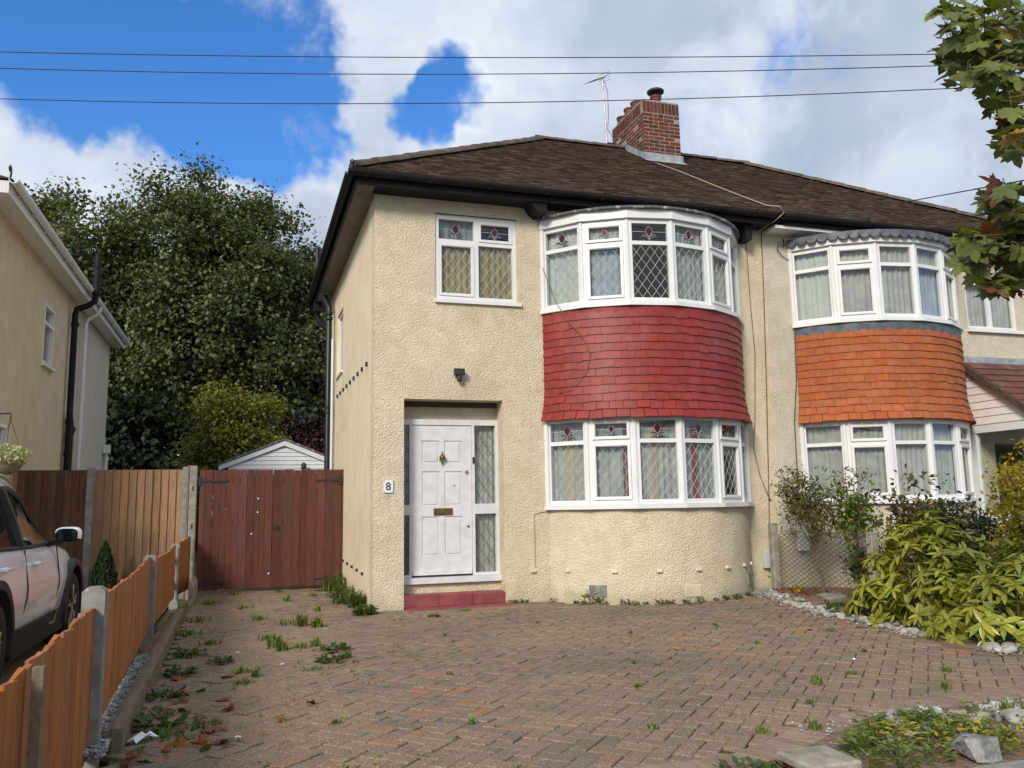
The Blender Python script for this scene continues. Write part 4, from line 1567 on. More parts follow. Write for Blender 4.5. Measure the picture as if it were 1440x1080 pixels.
MB().cbox(7.62, 7.80, YF - .08, YF - .003, .52, .80, .01).build('meter_box', M['cheek'], H2)

# soil pipe and stack on the side wall
sp = MB()
sp.tube([(1.41, 15.36, -.05), (1.41, 15.40, 4.95), (1.36, 15.7, 5.2)], .055, 12)
for z in (1.2, 2.95, 3.05, 4.7, 4.8):
    sp.tube([(1.41, 15.375, z), (1.41, 15.375, z + .05)], .066, 12)
sp.build('soil_pipe', M['pipe_blue'], H1, True)
MB().tube([(1.46, 16.75, 4.85), (1.34, 16.75, 4.95), (1.30, 16.75, 5.1), (1.30, 16.75, 6.5)], .055, 10).build('vent_stack', M['pipe_blue'], H1, True)
MB().tube([(1.46, 15.20, .0), (1.46, 15.20, 4.3)], .022, 8).build('waste_pipe', M['upvc'], H1, True)
MB().box(1.22, 1.36, 16.45, 16.7, 5.12, 5.34).build('hopper', M['black'], H1)

# ---------------------------------------------------------------- neighbour's lean-to porch
PX0, PX1 = 11.0, 13.1
PYF = 9.30
pc = MB()
P_ = lambda u, v, w: (PX0 - w, YF - .002 - u, v)
cheek = MB().prism([(0, 2.36), (1.10, 2.36), (1.10, 2.42), (0, 3.33)], lambda u, v: P_(u, v, -.04), lambda u, v: P_(u, v, -.02))
ck = cheek.build('porch_cheek', M['cheek'], H2)
for j in range(8):
    z0, z1 = 2.37 + j * .12, 2.37 + (j + 1) * .12 - .006
    ue = lambda z: max(0.02, 1.10 * (3.33 - z) / (3.33 - 2.42))
    poly = [(.002, z0), (min(1.1, ue(z0)), z0), (min(1.1, ue(z1)), z1), (.002, z1)]
    MB().prism(poly, lambda u, v: P_(u, v, -.018), lambda u, v: P_(u, v, -.004 + (.012 if v == z0 else 0))).build('cladding_board', M['cheek'], ck)
fr = MB()
fr.mbox(P_, 0, 1.14, 2.24, 2.355, -.08, .012)
fr.mbox(P_, 0, .12, 0, 2.24, -.08, .0)
fr.mbox(P_, 1.02, 1.14, 0, 2.24, -.08, .0)
fr.mbox(P_, .12, 1.02, 0, .98, -.06, -.01)
fr.mbox(P_, .12, 1.02, 1.0, 1.06, -.08, .004)
pf = fr.build('porch_frame', M['upvc'], H2)
MB().mbox(P_, .122, 1.018, 1.062, 2.238, -.05, -.042).build('pane', M['glass'], pf)
ff = MB()
for (a, b, c, d) in ((PX0 + .085, PX1, 2.24, 2.355), (PX0 + .085, PX0 + .2, 0, 2.24), (PX1 - .12, PX1, 0, 2.24), (12.0, 12.1, 0, 2.24), (PX0 + .2, 12.0, 0, .98)):
    ff.box(a, b, PYF, PYF + .08, c, d)
ff.build('porch_front', M['upvc'], H2)
MB().box(PX0 + .2, PX1 - .12, PYF + .035, PYF + .043, .98, 2.24).build('pane', M['glass'], pf)
MB().box(PX1 - .08, PX1, PYF + .1, YF - .01, 0, 2.36).build('porch_side', M['cheek'], H2)
# sloping roof in courses
pslope = math.atan2(3.42 - 2.42, YF - 9.20)
pr_ = MB()
vs = [(PX0 - .06, 9.18, 2.40), (PX1 + .06, 9.18, 2.40), (PX1 + .06, YF - .003, 3.385), (PX0 - .06, YF - .003, 3.385)]
pr_.add(vs + [(x, y, z - .05) for x, y, z in vs], [(0, 1, 2, 3), (7, 6, 5, 4), (0, 4, 5, 1), (1, 5, 6, 2), (3, 2, 6, 7), (0, 3, 7, 4)])
pro = pr_.build('porch_roof', M['roof_base'], H2)
M['porch_tile'] = mat('porch_concrete_tile', (.105, .05, .04), (.15, .075, .058), 6, .85, .3, 60, .006, .2, rand=.2, extra=stains((.5, .45, .4), 9, .66, .74, .7))
cs, sn = math.cos(pslope), math.sin(pslope)
tmesh = MB()
wt, le = .30, .21
tmesh.add([(0, 0, 0), (wt - .004, 0, 0), (wt - .004, 0, .03), (0, 0, .03), (wt - .004, le, .012), (0, le, .012), (0, le, -.005), (wt - .004, le, -.005)],
          [(0, 1, 2, 3), (3, 2, 4, 5), (0, 3, 5, 6), (1, 7, 4, 2)])
tme = tmesh.mesh('porch_tile', M['porch_tile'])
for j in range(8):
    for i in range(8):
        if j * .19 > 1.46:
            continue
        x = PX0 - .05 + i * wt - (.15 if j % 2 else 0) * 0
        place(tme, 'porch_tile', pro, (x, 9.16 + j * .19 * cs, 2.41 + j * .19 * sn), (pslope, 0, 0))
MB().box(PX0 - .08, PX1 + .1, YF - .03, YF - .003, 3.37, 3.50).build('porch_flashing', M['leadsheet'], H2)
vg = MB()
vg.prism([(0, 0), (.035, 0), (.035, -.11), (0, -.11)], lambda u, v: (PX0 - .095 + u, 9.17, 2.44 + v), lambda u, v: (PX0 - .095 + u, YF - .035, 3.415 + v))
vg.build('verge', M['roof'], pro)

# ================================================================== gates
def leaf_gate(x0, x1, nb, name, label, hinge_left, seed):
    rg = random.Random(seed)
    t = thing(name, label, 'gate', ((x0 + x1) / 2, 13.75, 0))
    ws = [rg.uniform(.75, 1.25) for _ in range(nb)]
    k = (x1 - x0) / sum(ws)
    me = MB().cbox(0, 1, 0, .022, 0, 1, .003)
    u = x0
    for w in ws:
        wd = w * k
        bmsh = MB().cbox(u + .0015, u + wd - .0015, 13.72 + rg.gauss(0, .003), 13.745, .045 + rg.random() * .02, 1.868 + rg.gauss(0, .003), .003)
        bmsh.build('board', M['wood_gate'], t)
        u += wd
    r = MB()
    for z in (.3, 1.0, 1.65):
        r.box(x0 + .01, x1 - .01, 13.747, 13.79, z, z + .1)
    r.build('rail', M['wood_gate'], t)
    for z in (1.70, .16):
        h = MB()
        xa, xb = (x0 - .04, x0 + .42) if hinge_left else (x1 + .02, x1 - .40)
        h.prism([(xa, z - .022), (xb, z - .012), (xb, z + .012), (xa, z + .022)][::1 if hinge_left else -1], lambda u, v: (u, 13.714, v), lambda u, v: (u, 13.705, v))
        h.box(min(xa, xa + (.06 if hinge_left else -.06)), max(xa, xa + (.06 if hinge_left else -.06)), 13.695, 13.7045, z - .07, z + .07)
        h.build('strap_hinge', M['matte_black'], t)
    return t


gl = leaf_gate(-.66, .425, 11, 'gate_leaf', 'red-brown boarded gate leaf of narrow boards beside the concrete gatepost', True, 1)
gr = leaf_gate(.432, 1.49, 8, 'gate_leaf', 'red-brown boarded gate leaf with a ring handle beside the cream house wall', False, 2)
rh = MB()
rh.tube([(.49, 13.71, .98), (.49, 13.70, .98)], .035, 12)
rh.tube([(.49 + .028 * math.cos(a), 13.69, .965 + .028 * math.sin(a)) for a in [2 * PI * k / 12 for k in range(13)]], .005, 5)
rh.build('ring_handle', M['matte_black'], gr, True)
dt = MB()
for x, z in ((.21, 1.42), (.205, 1.21), (.12, .88), (.39, .27)):
    dt.tube([(x, 13.7195, z), (x, 13.7165, z)], .012, 8)
dt.build('paint_spots', M['paper'], gl)
gp = MB().cbox(-.80, -.69, 13.66, 13.80, -.1, 1.93, .012)
gpo = gp.build('gatepost', M['concrete'])
tag(gpo, 'pale concrete gatepost with slots between the tan fence and the gate', 'post')
sl_ = MB()
for z in (1.55, .98):
    sl_.box(-.755, -.735, 13.655, 13.659, z, z + .07)
sl_.build('slot', M['matte_black'], gpo)
MB().box(1.492, 1.518, 13.71, 13.79, 0, 1.87).build('post', M['wood_gate'], gr)

# ================================================================== close-boarded fences behind the car
def boarded(name, label, x0, x1, y, z0, z1, mt, nb, seed, posts):
    rg = random.Random(seed)
    t = thing(name, label, 'fence', ((x0 + x1) / 2, y, 0))
    w = (x1 - x0) / nb
    for i in range(nb):
        a = x0 + i * w
        b = MB()
        j = rg.gauss(0, .004)
        # feather-edged board, thick on one side
        b.prism([(a, y - .003), (a + w + .012, y - .030), (a + w + .012, y + .002), (a, y + .002)], lambda x, yy: (x, yy + j, z0), lambda x, yy: (x, yy + j, z1 + rg.gauss(0, .0)))
        b.build('board', mt, t)
    r = MB()
    for z in (.35, 1.0, 1.6):
        r.box(x0, x1, y + .012, y + .06, z, z + .07)
    r.build('rail', mt, t)
    for px in posts:
        MB().cbox(px - .05, px + .05, y - .06, y + .05, -.1, z1 + .04, .008).build('post', M['concrete'], t)
    MB().box(x0 + .02, x1 - .02, y - .028, y + .02, -.05, z0 - .004).build('gravel_board', M['concrete'], t)
    return t


boarded('boarded_fence', 'tan close-boarded fence panel beside the gate', -2.13, -.90, 13.85, .22, 1.88, M['wood_tan'], 11, 3, (-2.19, -.86))
boarded('boarded_fence', 'dark brown close-boarded fence panel behind the white car', -3.16, -2.26, 13.87, .2, 1.88, M['wood_dark'], 9, 4, ())
MB2 = MB().box(-3.22, -3.163, 13.84, 13.90, 0, 1.90)
tag(MB2.build('fence_post', M['wood_tan']), 'light wooden post against the tan house wall', 'post')
MB3 = MB().box(-.835, -.81, 13.70, 13.84, -.1, 1.94)
tag(MB3.build('fence_post', M['timber']), 'thin grey timber post between two concrete posts by the gate', 'post')

# ================================================================== low orange fence along the drive
LF = thing('low_fence', 'low orange boarded fence with concrete posts along the drive', 'fence', (-.8, 8.5, 0))
line = [(-.70, 2.6), (-.74, 4.93), (-.865, 8.94), (-.885, 12.45), (-.76, 13.62)]


def along(y):
    for (x1, y1), (x2, y2) in zip(line, line[1:]):
        if y1 <= y <= y2:
            return x1 + (x2 - x1) * (y - y1) / (y2 - y1)
    return line[-1][0]


rg = random.Random(9)


def top_z(y):
    # cut wavy, dipping between the posts
    if y < 4.93:
        return .715 + .05 * ((y - 3) / 1.9)
    if y < 8.94:
        t = (y - 4.93) / 4.01
        return .79 - .045 * math.sin(PI * min(1, t * 1.1)) * .6 + .02 * t
    if y < 12.45:
        t = (y - 8.94) / 3.5
        return .80 - .05 * math.sin(PI * t) + .0 * t
    return .79 + .06 * (y - 12.45)


y = 2.7
bi = 0
while y < 13.55:
    w = rg.uniform(.105, .135)
    if any(abs(y + w / 2 - py) < .10 for _, py in line[1:4]):
        y += .06
        continue
    xa, xb = along(y), along(y + w)
    j = rg.gauss(0, .003)
    zt = top_z(y + w / 2) + rg.gauss(0, .006)
    z0 = .10 if y > 4.9 else .02
    tl = rg.gauss(0, .008)
    b = MB()
    b.add([(xa - .004 + j, y, z0), (xa + .008 + j, y, z0), (xb + .02 + j, y + w + .012, z0), (xb + j - .004, y + w + .012, z0),
           (xa - .004 + j, y, zt - tl), (xa + .008 + j, y, zt - tl), (xb + .02 + j, y + w + .012, zt + tl), (xb + j - .004, y + w + .012, zt + tl)],
          [(0, 3, 2, 1), (4, 5, 6, 7), (0, 1, 5, 4), (1, 2, 6, 5), (2, 3, 7, 6), (3, 0, 4, 7)][::1])
    b.build('board', M['wood_orange'], LF)
    y += w
for (px, py), zt in zip(line[1:4], (.865, .83, .81)):
    pz = MB()
    pz.prism([(-.055, -.08), (.055, -.08), (.055, zt - .02), (.03, zt), (-.03, zt), (-.055, zt - .02)], lambda u, v: (px + .01 + u, py - .05, v), lambda u, v: (px + .01 + u, py + .05, v))
    pz.build('post', M['concrete'], LF)
MB().box(-.665, -.63, 3.27, 3.31, 0, .735).build('post', M['timber'], LF)
for z in (.25, .58):
    for (x1, y1), (x2, y2) in zip(line, line[1:]):
        MB().add([(x1 - .05, y1 + .06, z), (x1 - .01, y1 + .06, z), (x2 - .01, y2 - .06, z), (x2 - .05, y2 - .06, z), (x1 - .05, y1 + .06, z + .07), (x1 - .01, y1 + .06, z + .07), (x2 - .01, y2 - .06, z + .07), (x2 - .05, y2 - .06, z + .07)],
                 [(0, 3, 2, 1), (4, 5, 6, 7), (0, 1, 5, 4), (1, 2, 6, 5), (2, 3, 7, 6), (3, 0, 4, 7)]).build('rail', M['wood_orange'], LF)
# timber edging beside it and slate chippings between
te = MB()
te.add([(-.63, 5.0, -.05), (-.575, 5.0, -.05), (-.645, 11.0, -.05), (-.70, 11.0, -.05), (-.63, 5.0, .13), (-.575, 5.0, .125), (-.645, 11.0, .10), (-.70, 11.0, .105)],
       [(0, 1, 2, 3)[::-1], (4, 5, 6, 7), (0, 1, 5, 4), (1, 2, 6, 5), (2, 3, 7, 6), (3, 0, 4, 7)])
teo = te.build('timber_edging', M['timber'])
tag(teo, 'weathered timber edging board between the gravel strip and the drive', 'edging')
MB().add([(-.66, 5.0, -.05), (-.634, 5.0, -.05), (-.704, 11.0, -.05), (-.73, 11.0, -.05), (-.66, 5.0, .12), (-.634, 5.0, .12), (-.704, 11.0, .095), (-.73, 11.0, .095)],
         [(0, 1, 2, 3)[::-1], (4, 5, 6, 7), (0, 1, 5, 4), (1, 2, 6, 5), (2, 3, 7, 6), (3, 0, 4, 7)]).build('backing_board', M['timber'], teo)
gv = MB()
rg = random.Random(3)
for i in range(1500):
    y = 4.75 + 3.0 * rg.random() ** 1.3
    x = along(y) + .02 + (.09) * rg.random()
    if y > 5.1 and x > -.66 - (y - 5) * .0117:
        continue
    r = rg.uniform(.008, .02)
    c = Vector((x, y, .055 + rg.random() * .03))
    R_ = Matrix.Rotation(rg.random() * 6, 3, 'Z') @ Matrix.Rotation(rg.gauss(0, .5), 3, 'X')
    vs = [c + R_ @ Vector(v) * r for v in ((-1.2, 0, 0), (0, -.8, .1), (1.2, .1, 0), (0, .8, 0), (.1, 0, .5), (0, 0, -.5))]
    gv.add(vs, [(0, 1, 4), (1, 2, 4), (2, 3, 4), (3, 0, 4), (1, 0, 5), (2, 1, 5), (3, 2, 5), (0, 3, 5)])
gvo = gv.build('gravel', M['gravel'])
tag(gvo, 'blue-grey slate gravel strip at the foot of the orange fence', 'gravel', kind='stuff')
MB().box(-.80, -.64, 5.0, 11, -.02, .05).build('strip_base', M['soil'], gvo)
tag(MB().prism([(-.66, -.02), (-.60, -.02), (-.60, .22), (-.64, .30), (-.66, .30)], lambda x, z: (x - .02, 12.2, z), lambda x, z: (x - .02, 13.5, z)).build('kerb_wall', M['concrete_old']),
    'short stained concrete kerb between the orange fence and the gate', 'kerb')

# ================================================================== garage beyond the gate
GA = thing('garage', 'white weatherboarded garage with a low gable roof behind the gate', 'garage', (.94, 24, 0))
GY = 22.0
gx0, gx1, gpk = -.40, 2.28, 2.86
ge = 2.32
MB().prism([(gx0, -.05), (gx1, -.05), (gx1, ge), (.94, gpk), (gx0, ge)], lambda x, z: (x, GY + .03, z), lambda x, z: (x, GY + 5, z)).build('garage_wall', M['white_wood'], GA)
for j in range(9):
    z0, z1 = 1.95 + j * .105, 1.95 + (j + 1) * .105 - .004
    zz = lambda x: 0
    hw0 = min(1.34, (gpk - z0) / (gpk - ge) * 1.34)
    hw1 = min(1.34, (gpk - z1) / (gpk - ge) * 1.34)
    if hw1 <= 0.02 or z0 < 2.05:
        continue
    MB().prism([(.94 - hw0, z0), (.94 + hw0, z0), (.94 + max(0.01, hw1), z1), (.94 - max(0.01, hw1), z1)], lambda x, z: (x, GY + .028, z), lambda x, z: (x, GY + (.0 if z == z0 else .016), z)).build('cladding_board', M['white_wood'], GA)
for sg in (-1, 1):
    MB().prism([(0, .0), (1.56, -.63), (1.56, -.75), (0, -.13)], lambda u, v: (.94 + sg * u, GY - .05, gpk + .12 + v), lambda u, v: (.94 + sg * u, GY - .02, gpk + .12 + v)).build('barge_board', M['white_wood'], GA)
    MB().prism([(0, .06), (1.6, -.59), (1.6, -.63), (0, .01)], lambda u, v: (.94 + sg * u, GY - .08, gpk + .12 + v), lambda u, v: (.94 + sg * u, GY + 5.1, gpk + .12 + v)).build('roof_slope', M['felt'], GA)
MB().box(-.05, .78, GY - .01, GY + .02, 0, 2.12).build('garage_door', M['garage_door'], GA)
MB().box(1.0, 2.2, GY - .01, GY + .02, 0, 2.12).build('garage_door', M['garage_door'], GA)
MB().box(.80, .98, GY - .02, GY + .02, 0, 2.2).build('door_post', M['white_wood'], GA)
gl_ = MB()
gl_.tube([(1.42, GY - .02, 2.2), (1.42, GY - .12, 2.3), (1.42, GY - .16, 2.34)], .025, 8)
gl_.lathe([(.03, -.12), (.065, -.1), (.07, 0), (.03, .05)], 1.42, GY - .16, 12, 2.36)
gl_.tube([(1.38, GY - .02, 1.9), (1.38, GY - .02, 2.2)], .012, 6)
tag(gl_.build('wall_lamp', M['matte_black'], None, True), 'black wall lamp on the white garage gable', 'lamp')

# ================================================================== house to the left
LH = thing('house', 'tan rendered house with white gutters and a black soil pipe beside the boarded fence', 'house', (-7, 16.5, 0))
LX, LYF, LYB, LYM = -3.25, 11.9, 22.3, 18.1
lw = MB()
Pl = lambda u, v, w: (LX + w, u, v)
wall_holes(lw, Pl, LYF, LYM, -.1, 5.40, [(15.28, 16.02, 3.72, 4.74), (12.6, 13.45, 1.2, 2.50)], .25)
lw.box(LX - 7.5, LX - .252, LYF, LYF + .25, -.1, 5.4)
lw.build('side_wall', M['tan'], LH)
MB().box(LX - 7.5, LX - .01, LYM + .002, LYB, -.1, 5.40).build('rear_block', M['tan2'], LH)
MB().box(LX - 7.5, LX - .26, LYF + .26, LYM - .01, 5.36, 5.398).build('ceiling_board', M['interior'], LH)
MB().box(LX - 3, LX - 2.9, LYF + .26, LYM - .01, 0, 5.35).build('inner_wall', M['interior'], LH)
MB().box(LX + .003, LX + .02, LYF - .03, LYF + .25, -.1, 5.36).build('brick_quoin', M['brick'], LH)
for (u0, u1, v0, v1) in ((15.28, 16.02, 3.72, 4.74), (12.6, 13.45, 1.2, 2.50)):
    Pq = lambda u, v, w: (LX + w - .03, u0 + u, v0 + v)
    W_, H_ = u1 - u0, v1 - v0
    b = MB()
    for bar in ((0, W_, 0, .05), (0, W_, H_ - .05, H_), (0, .05, .05, H_ - .05), (W_ - .05, W_, .05, H_ - .05), (.05, W_ - .05, H_ * .66, H_ * .66 + .05)):
        b.mbox(Pq, *bar, -.05, .04)
    wo_ = b.build('window', M['upvc'], LH)
    MB().mbox(Pq, .052, W_ - .052, .052, H_ * .66 - .002, -.03, -.022).build('pane', M['glass'], wo_)
    MB().mbox(Pq, .052, W_ - .052, H_ * .66 + .052, H_ - .052, -.03, -.022).build('pane', M['glass'], wo_)
    MB().mbox(Pq, -.03, W_ + .03, -.05, -.002, -.02, .10).build('sill', M['upvc'], wo_)
    rows = [[Pq(.05 + (W_ - .1) * i / 24, vv, -.1 - .01 * math.sin(i * 1.2)) for i in range(25)] for vv in (.0, H_)]
    MB().sheet(rows).build('curtain', M['net_grey'], wo_, True)
e = MB()
e.box(LX + .26, LX + .285, LYF - .30, LYB + .28, 5.30, 5.46)
e.box(LX - 7.5, LX + .258, LYF - .30, LYF - .275, 5.30, 5.46)
e.build('fascia_board', M['upvc'], LH)
e = MB()
e.box(LX + .003, LX + .258, LYF - .27, LYB + .27, 5.325, 5.34)
e.box(LX - 7.5, LX, LYF - .27, LYF - .003, 5.325, 5.34)
e.build('soffit', M['upvc'], LH)
g2 = MB()
gutter(g2, (LX + .35, LYF - .36, 5.47), (LX + .35, LYB + .3, 5.47), .06)
for i in range(14):
    yy = LYF + .1 + i * .75
    g2.box(LX + .29, LX + .43, yy, yy + .03, 5.40, 5.408)
g2.build('gutter', M['upvc'], LH)
lr = MB()
xr = LX - 4.2
vs = [(LX + .33, LYF - .33, 5.48), (LX + .33, LYB + .3, 5.48), (xr, LYB - 4, 7.9), (xr, LYF + 4, 7.9), (LX - 8, LYF - .33, 5.48), (LX - 8, LYB + .3, 5.48)]
lr.add(vs, [(0, 1, 2, 3), (0, 3, 4), (1, 5, 2), (4, 3, 2, 5), (0, 4, 5, 1)])
lro = lr.build('roof', M['roof'], LH)
mb = MB()
scroll(mb, (LX + .30, LYF - .32, 5.50), 1.2, (0, 1))
mb.build('hip_iron', M['matte_black'], LH)
sp = MB()
sp.tube([(LX + .10, 17.3, -.05), (LX + .10, 17.25, 4.98), (LX + .12, 17.25, 5.08), (LX + .30, 17.25, 5.16), (LX + .42, 17.25, 5.25), (LX + .44, 17.25, 5.4), (LX + .44, 17.25, 6.2)], .058, 12)
for z in (2.3, 2.9, 4.75):
    sp.tube([(LX + .10, 17.28, z), (LX + .10, 17.28, z + .08)], .072, 12)
sp.tube([(LX + .44, 17.25, 5.38), (LX + .44, 17.25, 5.48)], .075, 12)
sp.tube([(LX + .10, 17.45, .0), (LX + .10, 17.45, 2.9), (LX + .1, 17.3, 3.1)], .05, 10)
sp.tube([(LX + .10, 17.3, 2.6), (LX + .10, 17.75, 2.85)], .04, 10)
sp.build('soil_pipe', M['black'], LH, True)
dp = MB()
dp.tube([(LX + .08, 18.45, 0), (LX + .08, 18.45, 5.05), (LX + .12, 18.45, 5.15), (LX + .30, 18.45, 5.28), (LX + .35, 18.45, 5.42)], .04, 10)
for z in (1.5, 3.5):
    dp.tube([(LX + .08, 18.45, z), (LX + .08, 18.45, z + .05)], .05, 10)
dp.build('downpipe', M['upvc'], LH, True)
dp = MB()
dp.tube([(LX + .06, 22.1, 0), (LX + .06, 22.1, 2.7)], .04, 8)
dp.box(LX, LX + .14, 21.95, 22.2, 2.65, 2.85)
dp.build('waste_hopper', M['upvc'], LH)
# ================================================================== white car on the neighbour's drive
CARX, CARY = -2.54, 5.95        # centre line, rear bumper
CAR = thing('parked_car', 'white compact SUV with black wheel-arch cladding parked behind the orange fence', 'car', (CARX, CARY + 2.25, -.03))
cz = -.03


def cp(x, y, z):
    return (CARX + x, CARY + y, cz + z)


# (y, half width at sill, half width at shoulder, belt half width, bottom z, shoulder z, belt z, deck z on the centre line)
secs = [(.00, .62, .70, .66, .42, .62, .86, .92), (.06, .78, .84, .78, .32, .64, .95, 1.00), (.35, .86, .905, .86, .24, .66, 1.02, 1.06), (.80, .875, .92, .875, .22, .68, 1.02, 1.06),
        (1.6, .875, .915, .875, .22, .68, 1.01, 1.04), (2.4, .875, .915, .87, .22, .67, 1.00, 1.04), (3.0, .875, .92, .855, .22, .67, .985, 1.06), (3.5, .87, .92, .835, .23, .66, .95, 1.04),
        (3.95, .85, .90, .80, .25, .62, .90, .99), (4.28, .78, .83, .72, .28, .56, .82, .90), (4.46, .62, .68, .60, .34, .52, .70, .76), (4.50, .5, .54, .48, .38, .50, .62, .66)]
rows = []
for (y, a, b, c, z0, z1, z2, z3) in secs:
    half = [(0, z0), (a * .6, z0), (a * .94, z0 + .01), (a, z0 + .07), (a + (b - a) * .55, (z0 + z1) / 2), (b, z1), (b - .012, z1 + .05), (c + .015, z2 - .04), (c - .03, z2 + .012), (c * .55, z3 - .004), (0, z3)]
    loop = half + [(-x, z) for x, z in half[-2:0:-1]]
    rows.append([cp(x, y, z) for x, z in loop])
cb = MB()
n = len(rows[0])
for r in rows:
    cb.v += r
for j in range(len(rows) - 1):
    for i in range(n):
        i2 = (i + 1) % n
        cb.f.append((j * n + i, (j + 1) * n + i, (j + 1) * n + i2, j * n + i2))
cb.f.append(tuple(range(n)))
cb.f.append(tuple((len(rows) - 1) * n + i for i in range(n))[::-1])
body = cb.build('body', M['car_paint'], CAR, True)
sm = body.modifiers.new('s', 'SUBSURF')
sm.levels = sm.render_levels = 2
HUB = ((.82, .345), (3.65, .345))
cut = MB()
for hy, hz in HUB:
    for sg in (-1, 1):
        cut.tube([cp(sg * .55, hy, hz), cp(sg * 1.2, hy, hz)], .415, 32)
cuto = cut.build('cutter', M['matte_black'])
bo = body.modifiers.new('b', 'BOOLEAN')
bo.operation = 'DIFFERENCE'
bo.object = cuto
bo.solver = 'FAST'
bpy.context.view_layer.update()
dg = bpy.context.evaluated_depsgraph_get()
nm = bpy.data.meshes.new_from_object(body.evaluated_get(dg))
body.modifiers.clear()
body.data = nm
nm.polygons.foreach_set('use_smooth', [True] * len(nm.polygons))
nm.set_sharp_from_angle(angle=math.radians(35))
bpy.data.objects.remove(cuto)

# cabin: dark glasshouse, white roof, black pillars
gs = [(.30, .80, 1.02, .62, 1.10), (.70, .83, 1.03, .68, 1.42), (1.2, .84, 1.02, .70, 1.52), (1.8, .845, 1.01, .70, 1.53), (2.25, .84, 1.00, .68, 1.47), (2.75, .82, 1.01, .69, 1.25), (3.15, .80, 1.02, .72, 1.05)]
rows = []
for (y, wb, zb, wr, zr_) in gs:
    half = [(wb, zb - .03), (wb - .005, zb + .0), (wb + (wr - wb) * .5, zb + (zr_ - .06 - zb) * .52), (wr, zr_ - .05), (wr - .06, zr_ - .01), (wr * .5, zr_ + .02), (0, zr_ + .028)]
    rows.append([cp(x, y, z) for x, z in half + [(-x, z) for x, z in half[-2::-1]]])
MB().sheet(rows).build('cabin_glass', M['dark_glass'], CAR, True)
rf_ = []
for (y, wb, zb, wr, zr_) in gs[1:5]:
    rf_.append([cp(x, y, z) for x, z in ((wr + .008, zr_ - .045), (wr - .055, zr_ + .0), (wr * .5, zr_ + .032), (0, zr_ + .04), (-wr * .5, zr_ + .032), (-wr + .055, zr_ + .0), (-wr - .008, zr_ - .045))])
MB().sheet(rf_).build('roof', M['car_paint'], CAR, True)
